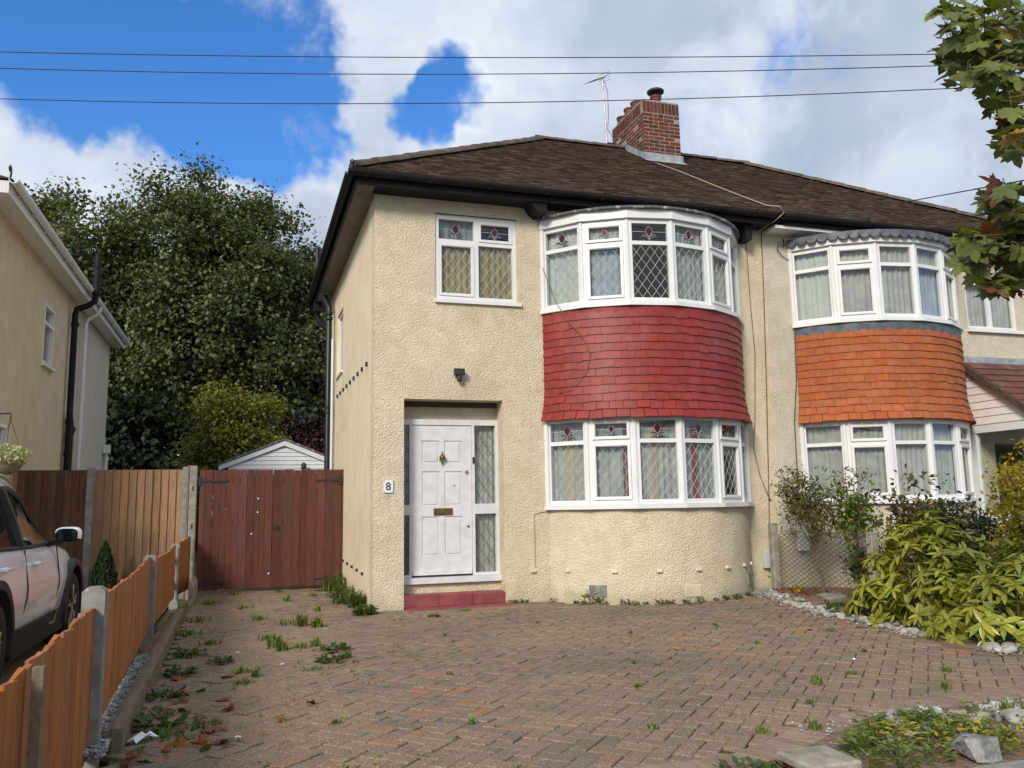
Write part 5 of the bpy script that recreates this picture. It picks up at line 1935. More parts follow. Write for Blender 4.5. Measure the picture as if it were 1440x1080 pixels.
for sg in (-1, 1):
    pb = MB()
    side = lambda y, t: None

    def sidept(y, t, o=.012):
        for (y0, wb0, zb0, wr0, z0), (y1, wb1, zb1, wr1, z1) in zip(gs, gs[1:]):
            if y0 <= y <= y1:
                f = (y - y0) / (y1 - y0)
                wb, zb, wr, zt = (wb0 + (wb1 - wb0) * f, zb0 + (zb1 - zb0) * f, wr0 + (wr1 - wr0) * f, z0 + (z1 - z0) * f)
                return cp(sg * (wb + (wr - wb) * t + o), y, zb + (zt - .05 - zb) * t)
    # roof-edge rail and A pillar, B pillar, belt trim
    pb.tube([sidept(y, 1.0, .0) for y in (.75, 1.2, 1.8, 2.25, 2.5, 2.75, 3.0, 3.12)], .028, 6)
    pb.tube([sidept(y, .0, .006) for y in (.35, .8, 1.4, 2.0, 2.6, 3.1)], .018, 6)
    pb.build('pillar_trim', M['matte_black'], CAR, True)
    for ya in (1.62, .72):
        bp_ = MB()
        bp_.tube([sidept(ya + .06, .0, .0), sidept(ya + .02, .5, .004), sidept(ya - .06, .98, .0)], .045, 6)
        bp_.build('door_pillar', M['matte_black'], CAR, True)
    rl = MB()
    rl.tube([cp(sg * .66, y, z) for y, z in ((.75, 1.46), (.85, 1.54), (1.3, 1.58), (1.8, 1.575), (2.1, 1.52), (2.2, 1.47))], .017, 7)
    rl.build('roof_rail', M['steel'], CAR, True)
    # door mirror
    mx, my, mz = sg * 1.0, 2.74, 1.08
    def mir(k0, k1, y0, y1, grow, nm, mt_):
        L_ = []
        for t in range(9):
            f = t / 8
            yy = y0 + (y1 - y0) * f
            k = max(.05, math.sin(min(1.0, f / .55) * PI / 2)) ** .6 * (1 - .22 * max(0, (f - .55) / .45) ** 1.5)
            row = []
            for q in range(15):
                a = k0 + (k1 - k0) * q / 14
                cx_, cz_ = math.cos(a), math.sin(a)
                ex = lambda v: math.copysign(abs(v) ** .6, v)
                row.append(cp(mx + sg * .115 * grow * k * ex(cx_), my + yy, mz + .075 * grow * k * ex(cz_)))
            L_.append(row)
        o_ = MB().sheet(L_)
        return o_.build(nm, mt_, CAR, True)
    mir(-.35, PI * .95, .10, -.05, 1.0, 'mirror_cap', M['car_paint'])
    mir(-PI, PI, .09, -.046, .94, 'mirror_housing', M['matte_black'])
    MB().mbox(lambda u, v, w: cp(mx + sg * u, my - .0465 - w, mz + v), -.075, .075, -.045, .045, 0, .004).build('mirror_glass', M['dark_glass'], CAR)
    MB().tube([cp(sg * .82, my + .06, 1.0), cp(sg * .90, my + .03, 1.02), cp(mx - sg * .05, my + .01, mz - .05)], [.03, .03, .035], 8).build('mirror_arm', M['matte_black'], CAR, True)
    # handles, door gaps
    for hy, hz in ((2.02, .872), (1.02, .885)):
        h = MB()
        h.tube([cp(sg * .905, hy - .10, hz), cp(sg * .932, hy - .07, hz), cp(sg * .935, hy + .07, hz), cp(sg * .905, hy + .10, hz)], [.012, .019, .019, .012], 8)
        h.build('door_handle', M['car_paint'], CAR, True)
    for yd in (2.92, 1.72):
        gp_ = MB()
        gp_.tube([cp(sg * .884, yd - .05, .42), cp(sg * .917, yd, .62), cp(sg * .914, yd + .01, .7), cp(sg * .874, yd, .99)], .006, 5)
        gp_.build('door_gap', M['matte_black'], CAR)
    # wheel-arch and sill cladding
    for wi, (hy, hz) in enumerate(HUB):
        ar = MB()
        for (ro, w0) in ((.415, .935), ):
            A0 = []
            for q in range(25):
                a = -.25 + (PI + .5) * q / 24
                A0.append([cp(sg * .84, hy + .41 * math.cos(a), hz + .41 * math.sin(a)), cp(sg * .938, hy + .412 * math.cos(a), hz + .412 * math.sin(a)), cp(sg * .938, hy + .475 * math.cos(a), hz + .475 * math.sin(a)), cp(sg * .88, hy + .485 * math.cos(a), hz + .485 * math.sin(a))])
            ar.sheet(A0)
        ar.build('wheel_arch', M['matte_black'], CAR, True)
        w = MB()
        R0 = .345
        prof = [(.20, -.115), (.30, -.125), (.335, -.105), (R0, -.06), (R0, .06), (.335, .105), (.30, .125), (.22, .115)]
        W0 = [[cp(sg * (.80) + d * sg, hy + r * math.cos(a), hz + r * math.sin(a)) for r, d in prof] for a in [2 * PI * q / 32 for q in range(33)]]
        w.sheet(W0)
        wo_ = w.build('wheel', M['tyre'], CAR, True)
        rm = MB()
        for s5 in range(5):
            a0 = s5 * 2 * PI / 5 + .3
            for da in (-.16, .16):
                rm.tube([cp(sg * .905, hy + .05 * math.cos(a0), hz + .05 * math.sin(a0)), cp(sg * .90, hy + .235 * math.cos(a0 + da), hz + .235 * math.sin(a0 + da))], [.022, .016], 6)
        rm.tube([cp(sg * .88, hy, hz), cp(sg * .915, hy, hz)], .05, 14)
        rm.tube([cp(sg * .90, hy + .237 * math.cos(a), hz + .237 * math.sin(a)) for a in [2 * PI * q / 28 for q in range(29)]], .014, 6)
        rm.build('rim', M['rim'], wo_, True)
        MB().tube([cp(sg * .78, hy, hz), cp(sg * .84, hy, hz)], .215, 24).build('brake_disc', M['matte_black'], wo_)
    sk = MB()
    sk.prism([(.0, 1.28), (.0, 3.20), (.20, 3.14), (.20, 1.36)], lambda v, y: cp(sg * .86, y, .20 + v), lambda v, y: cp(sg * .915, y, .20 + v))
    sk.build('sill_cladding', M['matte_black'], CAR)
    sk = MB()
    sk.tube([cp(sg * .918, 2.55, .31), cp(sg * .922, 2.75, .31), cp(sg * .922, 2.86, .42), cp(sg * .918, 2.6, .42)], .010, 6)
    sk.build('trim_loop', M['steel'], CAR, True)
    hl = MB()
    hl.prism([(3.98, .70), (4.30, .62), (4.33, .70), (4.02, .80)], lambda y, z: cp(sg * (.60), y, z), lambda y, z: cp(sg * (.905 - (y - 3.98) * .24), y, z))
    hl.build('headlight', M['dark_glass'], CAR)
    tl_ = MB()
    tl_.prism([(.02, .80), (.30, .82), (.28, .95), (.05, .92)], lambda y, z: cp(sg * .6, y, z), lambda y, z: cp(sg * (.83 + y * .22), y, z))
    tl_.build('tail_light', M['drape_red'], CAR)

# ================================================================== leaves
def leaf_tris(C, Dv, Nv, L, Wd, fold=.15):
    """folded four-point leaves: centre, tip direction, normal, length, width arrays"""
    Dv = Dv / np.linalg.norm(Dv, axis=1, keepdims=True)
    Sd = np.cross(Dv, Nv)
    Sd /= np.linalg.norm(Sd, axis=1, keepdims=True) + 1e-9
    Nn = np.cross(Sd, Dv)
    L = L[:, None]
    Wd = Wd[:, None]
    b = C - Dv * L * .5
    t = C + Dv * L * .5 - Nn * L * .08
    l_ = C - Sd * Wd * .5 + Nn * Wd * fold - Dv * L * .05
    r_ = C + Sd * Wd * .5 + Nn * Wd * fold - Dv * L * .05
    n = len(C)
    V = np.stack([b, l_, t, r_], 1).reshape(-1, 3)
    i = np.arange(n)[:, None] * 4
    F = np.concatenate([i + np.array([[0, 2, 1]]), i + np.array([[0, 3, 2]])], 1).reshape(-1, 3)
    return V, F


def unit(n):
    v = nrg.normal(size=(n, 3))
    return v / np.linalg.norm(v, axis=1, keepdims=True)


def lumpy(dirs, seed, amp=.22):
    r = np.random.default_rng(seed)
    k = r.normal(size=(7, 3)) * 2.2
    ph = r.random(7) * 6
    return 1 + amp * np.mean(np.sin(dirs @ k.T + ph), axis=1) * 1.8


def tree(name, label, cat, base, centre, radii, nclu, per, cr, leaf, lmat, trunk_r=.22, nlimb=16, bark='bark', group=None, zmin=None, shell=.45, up=.55, aspect=.75, seed=1, stems=1, fork=.45):
    t = thing(name, label, cat, base, group)
    base, centre = np.array(base, float), np.array(centre, float)
    radii = np.array(radii, float)
    d = unit(nclu)
    rad = (shell + (1 - shell) * nrg.random(nclu)) * lumpy(d, seed)
    cc = centre + d * rad[:, None] * radii
    if zmin is not None:
        cc = cc[cc[:, 2] > zmin]
    # limbs
    mb = MB()
    fz = base[2] + (centre[2] - base[2]) * fork * 2 * .5
    frk = np.array([base[0] + (centre[0] - base[0]) * .4, base[1] + (centre[1] - base[1]) * .4, max(base[2] + .15, fz)])
    for s in range(stems):
        jx = (s - (stems - 1) / 2) * trunk_r * 2.2
        mb.tube([(base[0] + jx, base[1], base[2] - .05), (base[0] + jx * 1.1, base[1], base[2] + (frk[2] - base[2]) * .5), (frk[0] + jx * 1.4, frk[1], frk[2])], [trunk_r * 1.25, trunk_r, trunk_r * .85], 9)
    if stems == 1:
        top = centre + np.array([0, 0, radii[2] * .55])
        mb.tube([frk, frk + (top - frk) * .5 + nrg.normal(size=3) * trunk_r, top], [trunk_r * .85, trunk_r * .55, trunk_r * .15], 8)
    pick = nrg.choice(len(cc), min(nlimb, len(cc)), replace=False)
    for q in pick:
        e_ = cc[q]
        f = .2 + .6 * nrg.random()
        s = frk + (centre + np.array([0, 0, radii[2] * .3]) - frk) * f * .6 if stems == 1 else frk + nrg.normal(size=3) * trunk_r
        mid = (s + e_) / 2 + nrg.normal(size=3) * radii * .06 + np.array([0, 0, radii[2] * .08])
        rr_ = trunk_r * (.28 + .2 * nrg.random())
        mb.tube([s, mid, e_], [rr_, rr_ * .6, rr_ * .2], 6)
    mb.build('trunk', M[bark], t, True)
    n = len(cc) * per
    off = nrg.normal(size=(n, 3)) * cr * np.array([1, 1, .72])
    C = np.repeat(cc, per, 0) + off
    out = C - centre
    out /= np.linalg.norm(out, axis=1, keepdims=True) + 1e-9
    Nv = out * .5 + np.array([0, 0, up]) + unit(n) * .6
    Dv = unit(n) + np.array([0, 0, -.35]) + out * .4
    L = leaf * (.65 + .7 * nrg.random(n))
    V, F = leaf_tris(C, Dv, Nv, L, L * aspect * (.8 + .4 * nrg.random(n)))
    place(np_mesh('crown', V, F, M[lmat]), 'crown', t)
    return t


BG = 'tall trees behind the garage'
tree('sycamore_tree', 'tall dense dark green tree behind the garage with a gap of sky through it', 'tree', (-1.6, 30.5, 0), (-1.3, 30.5, 7.1), (4.0, 3.3, 5.3), 310, 420, .42, .15, 'leaf_big', .32, 30, group=BG, zmin=1.2, seed=3, shell=.3)
tree('sycamore_tree', 'broad dark green tree rising over the gutter of the tan house', 'tree', (-6.3, 31.5, 0), (-5.6, 31.5, 7.3), (3.5, 3.2, 5.4), 270, 400, .42, .15, 'leaf_big', .3, 22, group=BG, zmin=1.0, seed=5, shell=.3)
tree('sycamore_tree', 'dark green tree partly hidden by the eaves and soil pipe of number 8', 'tree', (2.9, 31.5, 0), (2.5, 31.5, 6.9), (3.1, 3.0, 5.0), 180, 380, .42, .15, 'leaf_big', .26, 22, group=BG, zmin=1.5, seed=8, shell=.35)
tree('hedge_tree', 'very dark evergreen mass low behind the boarded fence', 'tree', (-3.6, 28.0, 0), (-3.6, 28, 2.7), (2.6, 1.2, 2.4), 120, 90, .4, .2, 'leaf_dark', .15, 8, seed=4, zmin=.2)
tree('hedge_tree', 'very dark evergreen mass low behind the garage roof', 'tree', (2.0, 28.5, 0), (2.0, 28.5, 2.8), (2.6, 1.2, 2.4), 120, 90, .4, .2, 'leaf_dark', .15, 8, seed=6, zmin=.2)
tree('small_tree', 'yellow-green small tree beside the white garage roof', 'tree', (-.7, 24.2, 0), (-.35, 24.2, 3.1), (1.35, 1.0, 1.6), 130, 120, .22, .11, 'leaf_mid', .07, 16, seed=9, shell=.25, zmin=1.0)
tree('purple_shrub', 'dark purple-leaved shrub behind the garage gable', 'shrub', (1.9, 27.2, 0), (1.9, 27.2, 2.9), (1.1, .6, 1.3), 60, 70, .22, .12, 'leaf_purple', .05, 10, seed=2)

# ---------------------------------------------------------------- shrubs on the right
tree('olive_shrub', 'thin olive-leaved shrub with a forked bare trunk behind the wire fence', 'shrub', (7.36, 9.55, 0), (7.22, 9.55, 1.22), (.56, .42, .48), 84, 30, .09, .062, 'leaf_shrub', .022, 26, 'bark_grey', seed=12, shell=.2, aspect=.4, stems=1, fork=.28)
tree('sapling', 'slender fresh green sapling with a single dark stem in front of the orange-tiled bay', 'sapling', (7.66, 9.2, 0), (7.66, 9.2, 1.12), (.32, .3, .58), 46, 26, .09, .07, 'leaf_fresh', .014, 24, seed=13, shell=.15, aspect=.45, fork=.5)
tree('sapling', 'drooping lime-green young sapling low against the wire fence', 'sapling', (7.5, 9.0, 0), (7.5, 9.0, .45), (.16, .14, .34), 12, 16, .05, .085, 'leaf_fresh', .01, 8, seed=14, shell=.1, aspect=.8)
tree('rose_bush', 'bronze-leaved rose bush under the neighbouring bay window', 'bush', (8.0, 8.35, 0), (7.95, 8.35, 1.0), (.5, .4, .55), 55, 22, .10, .085, 'leaf_rose', .008, 16, seed=15, shell=.2, aspect=.6, stems=3)
tree('dark_bush', 'dark leafy bush between the rose and the golden privet', 'bush', (8.25, 7.9, 0), (8.15, 7.9, .75), (.55, .4, .45), 60, 40, .11, .07, 'leaf_dark', .02, 14, seed=16, shell=.3, aspect=.5, stems=3)
tree('dark_bush', 'low dark ferny bush against the foot of the chain-link fence', 'bush', (7.3, 8.4, 0), (7.3, 8.4, .45), (.3, .3, .35), 30, 34, .09, .06, 'leaf_dark', .012, 10, seed=17, shell=.3, aspect=.4, stems=3)
rb = MB().lathe([(.01, -.03), (.032, -.015), (.038, .01), (.025, .03), (.008, .035)], 8.62, 7.9, 10, 1.24)
tag(rb.build('rose_bloom', M['flower_red'], None, True), 'single dark red rose bloom beside the corner of the porch', 'flower')
pv = tree('golden_privet', 'upright golden privet bush beside the neighbouring porch', 'bush', (7.95, 6.75, 0), (7.95, 6.75, .9), (.40, .45, .84), 200, 60, .085, .055, 'leaf_privet', .012, 20, 'bark_grey', seed=18, shell=.35, aspect=.5, stems=3)


# variegated laurel: whorls of large leaves, the largest as pieces of their own
def laurel_leaf():
    mb = MB()
    prof = ((0, .02), (.18, .10), (.42, .155), (.68, .125), (.88, .05), (1.0, .004))
    rows = []
    for y, w in prof:
        drop = -.14 * y * y
        rows.append([(-w, y, drop + w * .35), (0, y, drop), (w, y, drop + w * .35)])
    mb.sheet(rows)
    return mb


ll = laurel_leaf()
llm = ll.mesh('leaf', M['leaf_laurel'], True)
LA = thing('variegated_laurel', 'large yellow-green variegated laurel bush spilling over the cobbles', 'bush', (6.7, 6.6, 0))
rg = random.Random(31)
lv = []
stm = MB()
for (cx, cy, rx, ry, hz, nw_) in ((6.72, 6.95, .78, .75, 1.04, 130), (6.62, 5.95, .80, .62, .62, 120), (7.2, 6.2, .6, .7, .85, 70), (6.42, 7.4, .34, .36, .38, 40), (6.40, 6.5, .44, .5, .66, 70)):
    for i in range(nw_):
        # points over the mound
        a = rg.random() * 2 * PI
        e_ = rg.random() ** 1.25 * PI / 2 * .98
        k = rg.uniform(.82, 1.06)
        p = Vector((cx + rx * k * math.cos(e_) * math.cos(a), cy + ry * k * math.cos(e_) * math.sin(a), max(.06, hz * k * math.sin(e_))))
        o = Vector((math.cos(e_) * math.cos(a), math.cos(e_) * math.sin(a), math.sin(e_) + .35)).normalized()
        stm.tube([(cx + rx * .2 * math.cos(a), cy + ry * .2 * math.sin(a), .02), (Vector((cx, cy, 0)) * .3 + p * .7) + Vector((0, 0, -.1 * hz)) + Vector((0, 0, 0)), p], [.012, .008, .004], 5)
        q = rg.randint(6, 9)
        xa = o.orthogonal().normalized()
        ya = o.cross(xa)
        for j in range(q):
            b = j * 2.4 + rg.gauss(0, .3)
            tilt = rg.uniform(-.15, .75)
            dd = (xa * math.cos(b) + ya * math.sin(b)) * math.cos(tilt * .8) + o * math.sin(tilt * .8) + Vector((0, 0, -.28))
            dd.normalize()
            nn = (o - dd * o.dot(dd)).normalized()
            ss = nn.cross(dd) * -1
            sz = rg.uniform(.11, .18)
            mw = Matrix.Translation(p + o * rg.uniform(-.03, .02)) @ Matrix((dd.cross(nn), dd, nn)).transposed().to_4x4() @ Matrix.Diagonal((sz, sz, sz, 1))
            lv.append((p, mw))
        # inner shaded leaves fill the bush
        for j in range(12):
            pp = p - o * rg.uniform(.05, .4)
            dd = Vector((rg.gauss(0, 1), rg.gauss(0, 1), rg.gauss(0, .6))).normalized()
            nn = dd.orthogonal().normalized()
            mw = Matrix.Translation(pp) @ Matrix((dd.cross(nn), dd, nn)).transposed().to_4x4() @ Matrix.Diagonal((.13, .13, .13, 1))
            lv.append((Vector((99, 0, 0)), mw))
stm.build('stems', M['bark_grey'], LA)


def front_rank(p, c):
    return seen_size(p) * (1.0 + .25 * ((Vector(c) - Vector(p)).dot((Vector(p) - CAM).normalized())))


lv.sort(key=lambda t: -(front_rank(t[0], (6.7, 6.6, .3)) if t[0].x < 50 else 0))
rs = MB()
for i, (p, mw) in enumerate(lv):
    if i < 300:
        place(llm, 'leaf', LA, mw=mw)
    else:
        rs.add([mw @ Vector(v) for v in ll.v], ll.f)
tag(rs.build('leaves', M['leaf_laurel'], LA, True), None, None, kind='stuff')

# ---------------------------------------------------------------- maple overhanging from the right
def at(px, py, w):
    return CAM + (_f + _r * ((px - 720) / 1172) - _u * ((py - 540) / 1172)) * w


mo = [(0, 0), (.10, .03), (.30, -.10), (.30, .07), (.54, .08), (.44, .24), (.64, .46), (.42, .45), (.36, .57), (.18, .50), (.17, .72), (0, 1.0)]
mo = mo + [(-x, y) for x, y in mo[-2:0:-1]]
ml = MB()
ml.add([(0, .32, .02)] + [(x, y, -.28 * abs(x) ** 1.3 - .12 * max(0, y - .3) ** 1.5 + .05 * math.sin(9 * x + 5 * y)) for x, y in mo], [(0, i + 1, (i + 1) % len(mo) + 1) for i in range(len(mo))])
mlm = ml.mesh('leaf', M['leaf_maple'])
MT = thing('maple_tree', 'broad-leaved maple reaching in over the neighbouring roof with some browned leaves', 'tree', (8.0, 4.0, 0))
trunk = MB()
tr0 = Vector((8.0, 4.0, 0))
trunk.tube([tr0 + Vector((0, 0, -.1)), tr0 + Vector((.05, 0, 1.5)), tr0 + Vector((-.05, .05, 3.2)), tr0 + Vector((.1, .1, 5.2)), tr0 + Vector((0, .2, 7.0))], [.19, .15, .12, .09, .05], 10)
clus = [(1400, 38, 44), (1366, 92, 30), (1340, 62, 16), (1412, 118, 30), (1428, 180, 17), (1350, 22, 22), (1385, 70, 36), (1440, 60, 50), (1480, 120, 60), (1460, 20, 50), (1428, 215 - 20, 12), (1500, 200, 60),
        (1402, 335, 30), (1376, 365, 22), (1424, 295, 18), (1428, 375, 28), (1372, 335, 16), (1440, 340, 40), (1416, 268, 10), (1480, 350, 60), (1398, 398, 12), (1470, 280, 40), (1540, 100, 80), (1540, 320, 80), (1395, 280, 8)]
ml_l = []
rg = random.Random(77)
for (px, py, rad) in clus:
    w = rg.uniform(4.5, 5.1)
    c = at(px, py, w)
    s0 = tr0 + Vector((0, .05, max(2.2, c.z - rg.uniform(.1, .9))))
    md = (s0 + c) / 2 + Vector((0, 0, rg.uniform(.05, .3)))
    trunk.tube([s0, md, c], [.035, .02, .006], 6)
    k = int(7 + rad * .75) if px < 1450 else int(rad * .35)
    for i in range(k):
        rr_ = rad * 1.25 * math.sqrt(rg.random())
        a = rg.random() * 2 * PI
        p = at(px + rr_ * math.cos(a), py + rr_ * math.sin(a), w + rg.gauss(0, .16))
        to_cam = (CAM - p).normalized()
        nn = (Vector((rg.gauss(0, .35), rg.gauss(0, .35) - .25, .75 + rg.gauss(0, .3))) + to_cam * rg.uniform(-.15, .75)).normalized()
        dd = Vector((rg.gauss(-.25, .7), rg.gauss(0, .5), rg.gauss(-.75, .4)))
        dd = (dd - nn * dd.dot(nn)).normalized()
        sz = rg.uniform(.09, .15)
        mw = Matrix.Translation(p) @ Matrix((dd.cross(nn), dd, nn)).transposed().to_4x4() @ Matrix.Diagonal((sz, sz, sz, 1))
        ml_l.append((seen_size(p), p, mw))
        if rg.random() < .3:
            trunk.tube([p, p - dd * .06 + Vector((0, 0, .03)), c], [.002, .0025, .004], 4)
trunk.build('trunk', M['bark'], MT, True)
ml_l.sort(key=lambda t: -t[0])
rs = MB()
for i, (s, p, mw) in enumerate(ml_l):
    if i < 300 and s > 0:
        place(mlm, 'leaf', MT, mw=mw)
    else:
        rs.add([mw @ Vector(v) for v in ml.v], ml.f)
if rs.f:
    tag(rs.build('leaves', M['leaf_maple'], MT), None, None, kind='stuff')

# ================================================================== chain-link fence on the boundary
CF = thing('chain_link_fence', 'rusty chain-link fence with concrete posts between the two front gardens', 'fence', (7.12, 9, 0))
ch = MB()
fx, fy0, fy1, fh = 7.12, 7.0, 10.15, .82
pit = .062
py_ = .125
n = int((fy1 - fy0) / py_)
m_ = int(fh / pit)
for i in range(n + m_):
    for sg in (-1, 1):
        pts = []
        for j in range(m_ + 1):
            yy = (fy0 + (i - m_) * py_ + j * py_) if sg > 0 else (fy0 + i * py_ - j * py_)
            if fy0 <= yy <= fy1:
                pts.append((fx + .004 * sg * (1 if j % 2 else -1), yy, .03 + j * pit))
        if len(pts) > 1:
            ch.tube(pts, .0042, 3, False)
M['rust'] = mat('rusty_wire', (.10, .075, .055), (.17, .11, .075), 20, .8)
ch.build('wire_mesh', M['rust'], CF)
for py in (10.2, 8.25, 7.0):
    MB().cbox(7.03, 7.13, py - .05, py + .05, -.1, .93 if py > 10 else .86, .01).build('post', M['concrete_old'], CF)
for z in (.06, .83):
    MB().tube([(7.14, 10.15, z), (7.14, 7.0, z)], .003, 4).build('line_wire', M['rust'], CF)

# ================================================================== overhead cables
def wire(label, pts, r=.012):
    P3 = []
    for (a, b) in zip(pts, pts[1:]):
        for k in range(12):
            P3.append(a + (b - a) * (k / 12))
    P3.append(pts[-1])
    # gentle sag
    n = len(P3)
    o = MB().tube(P3, r, 6).build('overhead_cable', M['wire'], None, True)
    return tag(o, label, 'cable', 'overhead cables')


for ys, lab in (((73, 81, 76), 'topmost thin overhead cable crossing the whole sky'), ((96, 104, 92), 'middle of the three overhead cables crossing the sky'), ((139, 144, 122), 'lowest of the three overhead cables, passing in front of the chimney')):
    xr_ = (0, 720, 1385 if ys[0] == 139 else 1330)
    A, B, C_ = at(0, ys[0], 9.5), at(720, ys[1], 9.2), at(xr_[2], ys[2], 8.6)
    # smooth parabola through the three points, carried on past both ends
    L1, L2 = (B - A).length, (C_ - B).length
    pts = []
    for k in range(-14, 40):
        s = k / 12
        t0, t1, t2 = 0.0, 1.0, 1.0 + L2 / L1
        l0 = (s - t1) * (s - t2) / ((t0 - t1) * (t0 - t2))
        l1 = (s - t0) * (s - t2) / ((t1 - t0) * (t1 - t2))
        l2 = (s - t0) * (s - t1) / ((t2 - t0) * (t2 - t1))
        pts.append(A * l0 + B * l1 + C_ * l2)
    o = MB().tube(pts, .0048, 6).build('overhead_cable', M['wire'], None, True)
    tag(o, lab, 'cable', 'overhead cables')
a_, b_ = at(1240, 290, 17.0), at(1460, 250, 9.0)
o = MB().tube([a_ + (b_ - a_) * (k / 16) - Vector((0, 0, .12 * math.sin(PI * min(1, k / 16)))) * 0 for k in range(30)], .009, 6).build('overhead_cable', M['wire'], None, True)
tag(o, 'thin cable leaving the right-hand hip of the neighbouring roof', 'cable', 'overhead cables')

# ================================================================== weeds, litter, stones
def blades(n, r, h, seed, curve=.5, width=.006):
    q = random.Random(seed)
    mb = MB()
    for i in range(n):
        a = q.random() * 2 * PI
        rr_ = r * q.random()
        b = q.random() * 2 * PI
        hh = h * q.uniform(.45, 1.1)
        d = Vector((math.cos(b), math.sin(b), 0))
        s = Vector((-d.y, d.x, 0)) * width * q.uniform(.7, 1.3)
        p = Vector((rr_ * math.cos(a), rr_ * math.sin(a), -.005))
        c = curve * q.uniform(.3, 1.2)
        p1 = p + d * hh * c * .35 + Vector((0, 0, hh * .6))
        p2 = p + d * hh * c + Vector((0, 0, hh * (1 - c * .25)))
        mb.add([p - s, p + s, p1 + s * .8, p1 - s * .8, p2], [(0, 1, 2, 3), (3, 2, 4)])
    return mb


def rosette(n, r, h, seed, lw=.5):
    q = random.Random(seed)
    mb = MB()
    for i in range(n):
        a = q.random() * 2 * PI
        rr_ = r * math.sqrt(q.random())
        z = h * q.random() * (1.1 - rr_ / r * .6)
        p = Vector((rr_ * math.cos(a), rr_ * math.sin(a), z))
        d = Vector((math.cos(a) + q.gauss(0, .6), math.sin(a) + q.gauss(0, .6), q.uniform(-.2, .7))).normalized()
        nn = (Vector((q.gauss(0, .3), q.gauss(0, .3), 1)) - d * d.z).normalized()
        s = d.cross(nn).normalized()
        L = q.uniform(.03, .06)
        mb.add([p, p + d * L * .5 - s * L * lw * .5 + nn * .004, p + d * L, p + d * L * .5 + s * L * lw * .5 + nn * .004], [(0, 1, 2), (0, 2, 3)])
        if i % 5 == 0:
            mb.tube([(rr_ * .3 * math.cos(a), rr_ * .3 * math.sin(a), -.005), p], .002, 3, False)
    return mb


tuft = [blades(60, .05, .10, 1).mesh('tuft', M['grass']), blades(40, .09, .06, 2, .9).mesh('tuft', M['grass']), rosette(60, .07, .035, 3).mesh('tuft', M['weed_dark']), blades(24, .03, .05, 4, .8).mesh('tuft', M['grass'])]
specs = [  # x, y, kind, scale
    (.62, 9.55, 0, 1.6), (.78, 9.4, 0, 1.3), (.45, 9.75, 1, 1.2), (.30, 8.2, 0, 1.4), (.36, 7.95, 0, 1.2), (.25, 8.7, 1, 1.2), (.66, 8.05, 0, 1.0), (.78, 7.7, 2, 1.6), (.72, 7.2, 2, 1.4), (.50, 8.0, 1, 1.3), (.85, 7.3, 0, .9),
    (.05, 7.0, 1, 1.2), (.02, 6.6, 1, 1.0), (.12, 6.8, 0, .8), (-.15, 7.5, 2, 1.2), (-.28, 8.6, 1, 1.3), (-.40, 8.0, 2, 1.6), (-.50, 9.3, 1, 1.6), (-.45, 10.4, 1, 1.6), (-.42, 7.1, 2, 1.5), (-.48, 6.3, 2, 1.3), (-.45, 5.5, 2, 1.8),
    (-.38, 5.25, 1, 1.1), (-.2, 5.4, 1, 1.0), (.55, 6.9, 1, .9), (.05, 11.5, 1, 1.2), (.6, 12.1, 0, 1.0), (-.4, 12.2, 1, 1.4), (1.0, 12.6, 1, 1.1), (.2, 10.3, 1, 1.2), (.9, 10.8, 0, .8), (-.1, 13.4, 1, 1.3), (.55, 13.4, 1, 1.2), (1.1, 13.3, 1, 1.2),
    (2.55, 9.95, 1, .9), (2.1, 9.6, 2, .8), (4.35, 6.6, 3, .8), (3.6, 7.6, 3, .8), (2.6, 5.4, 3, .9), (2.95, 6.2, 3, .7), (3.75, 5.0, 0, .75), (4.2, 5.2, 1, .7), (4.45, 4.6, 3, 1.2), (3.35, 4.55, 3, 1.0), (3.0, 4.05, 0, .8), (2.7, 4.1, 3, 1.2),
    (1.3, 4.9, 3, .9), (.55, 5.2, 3, .9), (2.2, 4.4, 3, 1.0), (4.9, 5.9, 3, .9), (4.9, 5.05, 1, .7), (5.35, 6.9, 1, .8), (5.5, 7.9, 3, 1.0), (4.6, 7.7, 3, .8), (3.0, 8.6, 3, .8), (1.9, 8.2, 3, .8), (5.3, 4.6, 1, .8), (1.5, 6.3, 3, .8)]
rg = random.Random(5)
for (x, y, k, s) in specs:
    o = place(tuft[k], 'grass_tuft' if k != 2 else 'broadleaf_weed', None, (x, y, .002), (0, 0, rg.random() * 6), (s, s, s))
    if k == 2:
        wb = 'beside the timber edging' if x < 0 else 'amid the weedy patch' if y < 9 else 'near the red door step'
        tag(o, 'flat dark green weed in the block joints ' + wb, 'weed', 'broadleaf weeds ' + wb)
    else:
        where = ('beside the timber edging and orange fence' if x < -.1 else 'in front of the red-brown gate' if y > 11 else 'in the weedy patch by the cream side wall' if x < 1.2 and y > 6.5
                 else 'close to the front flower bed and brick pier' if y < 4.7 else 'in the open middle of the block drive' if x < 4.5 else 'close to the cobbled planting bed')
        tag(o, 'grass tuft sprouting from block joints ' + where, 'grass tuft', 'grass tufts ' + where)
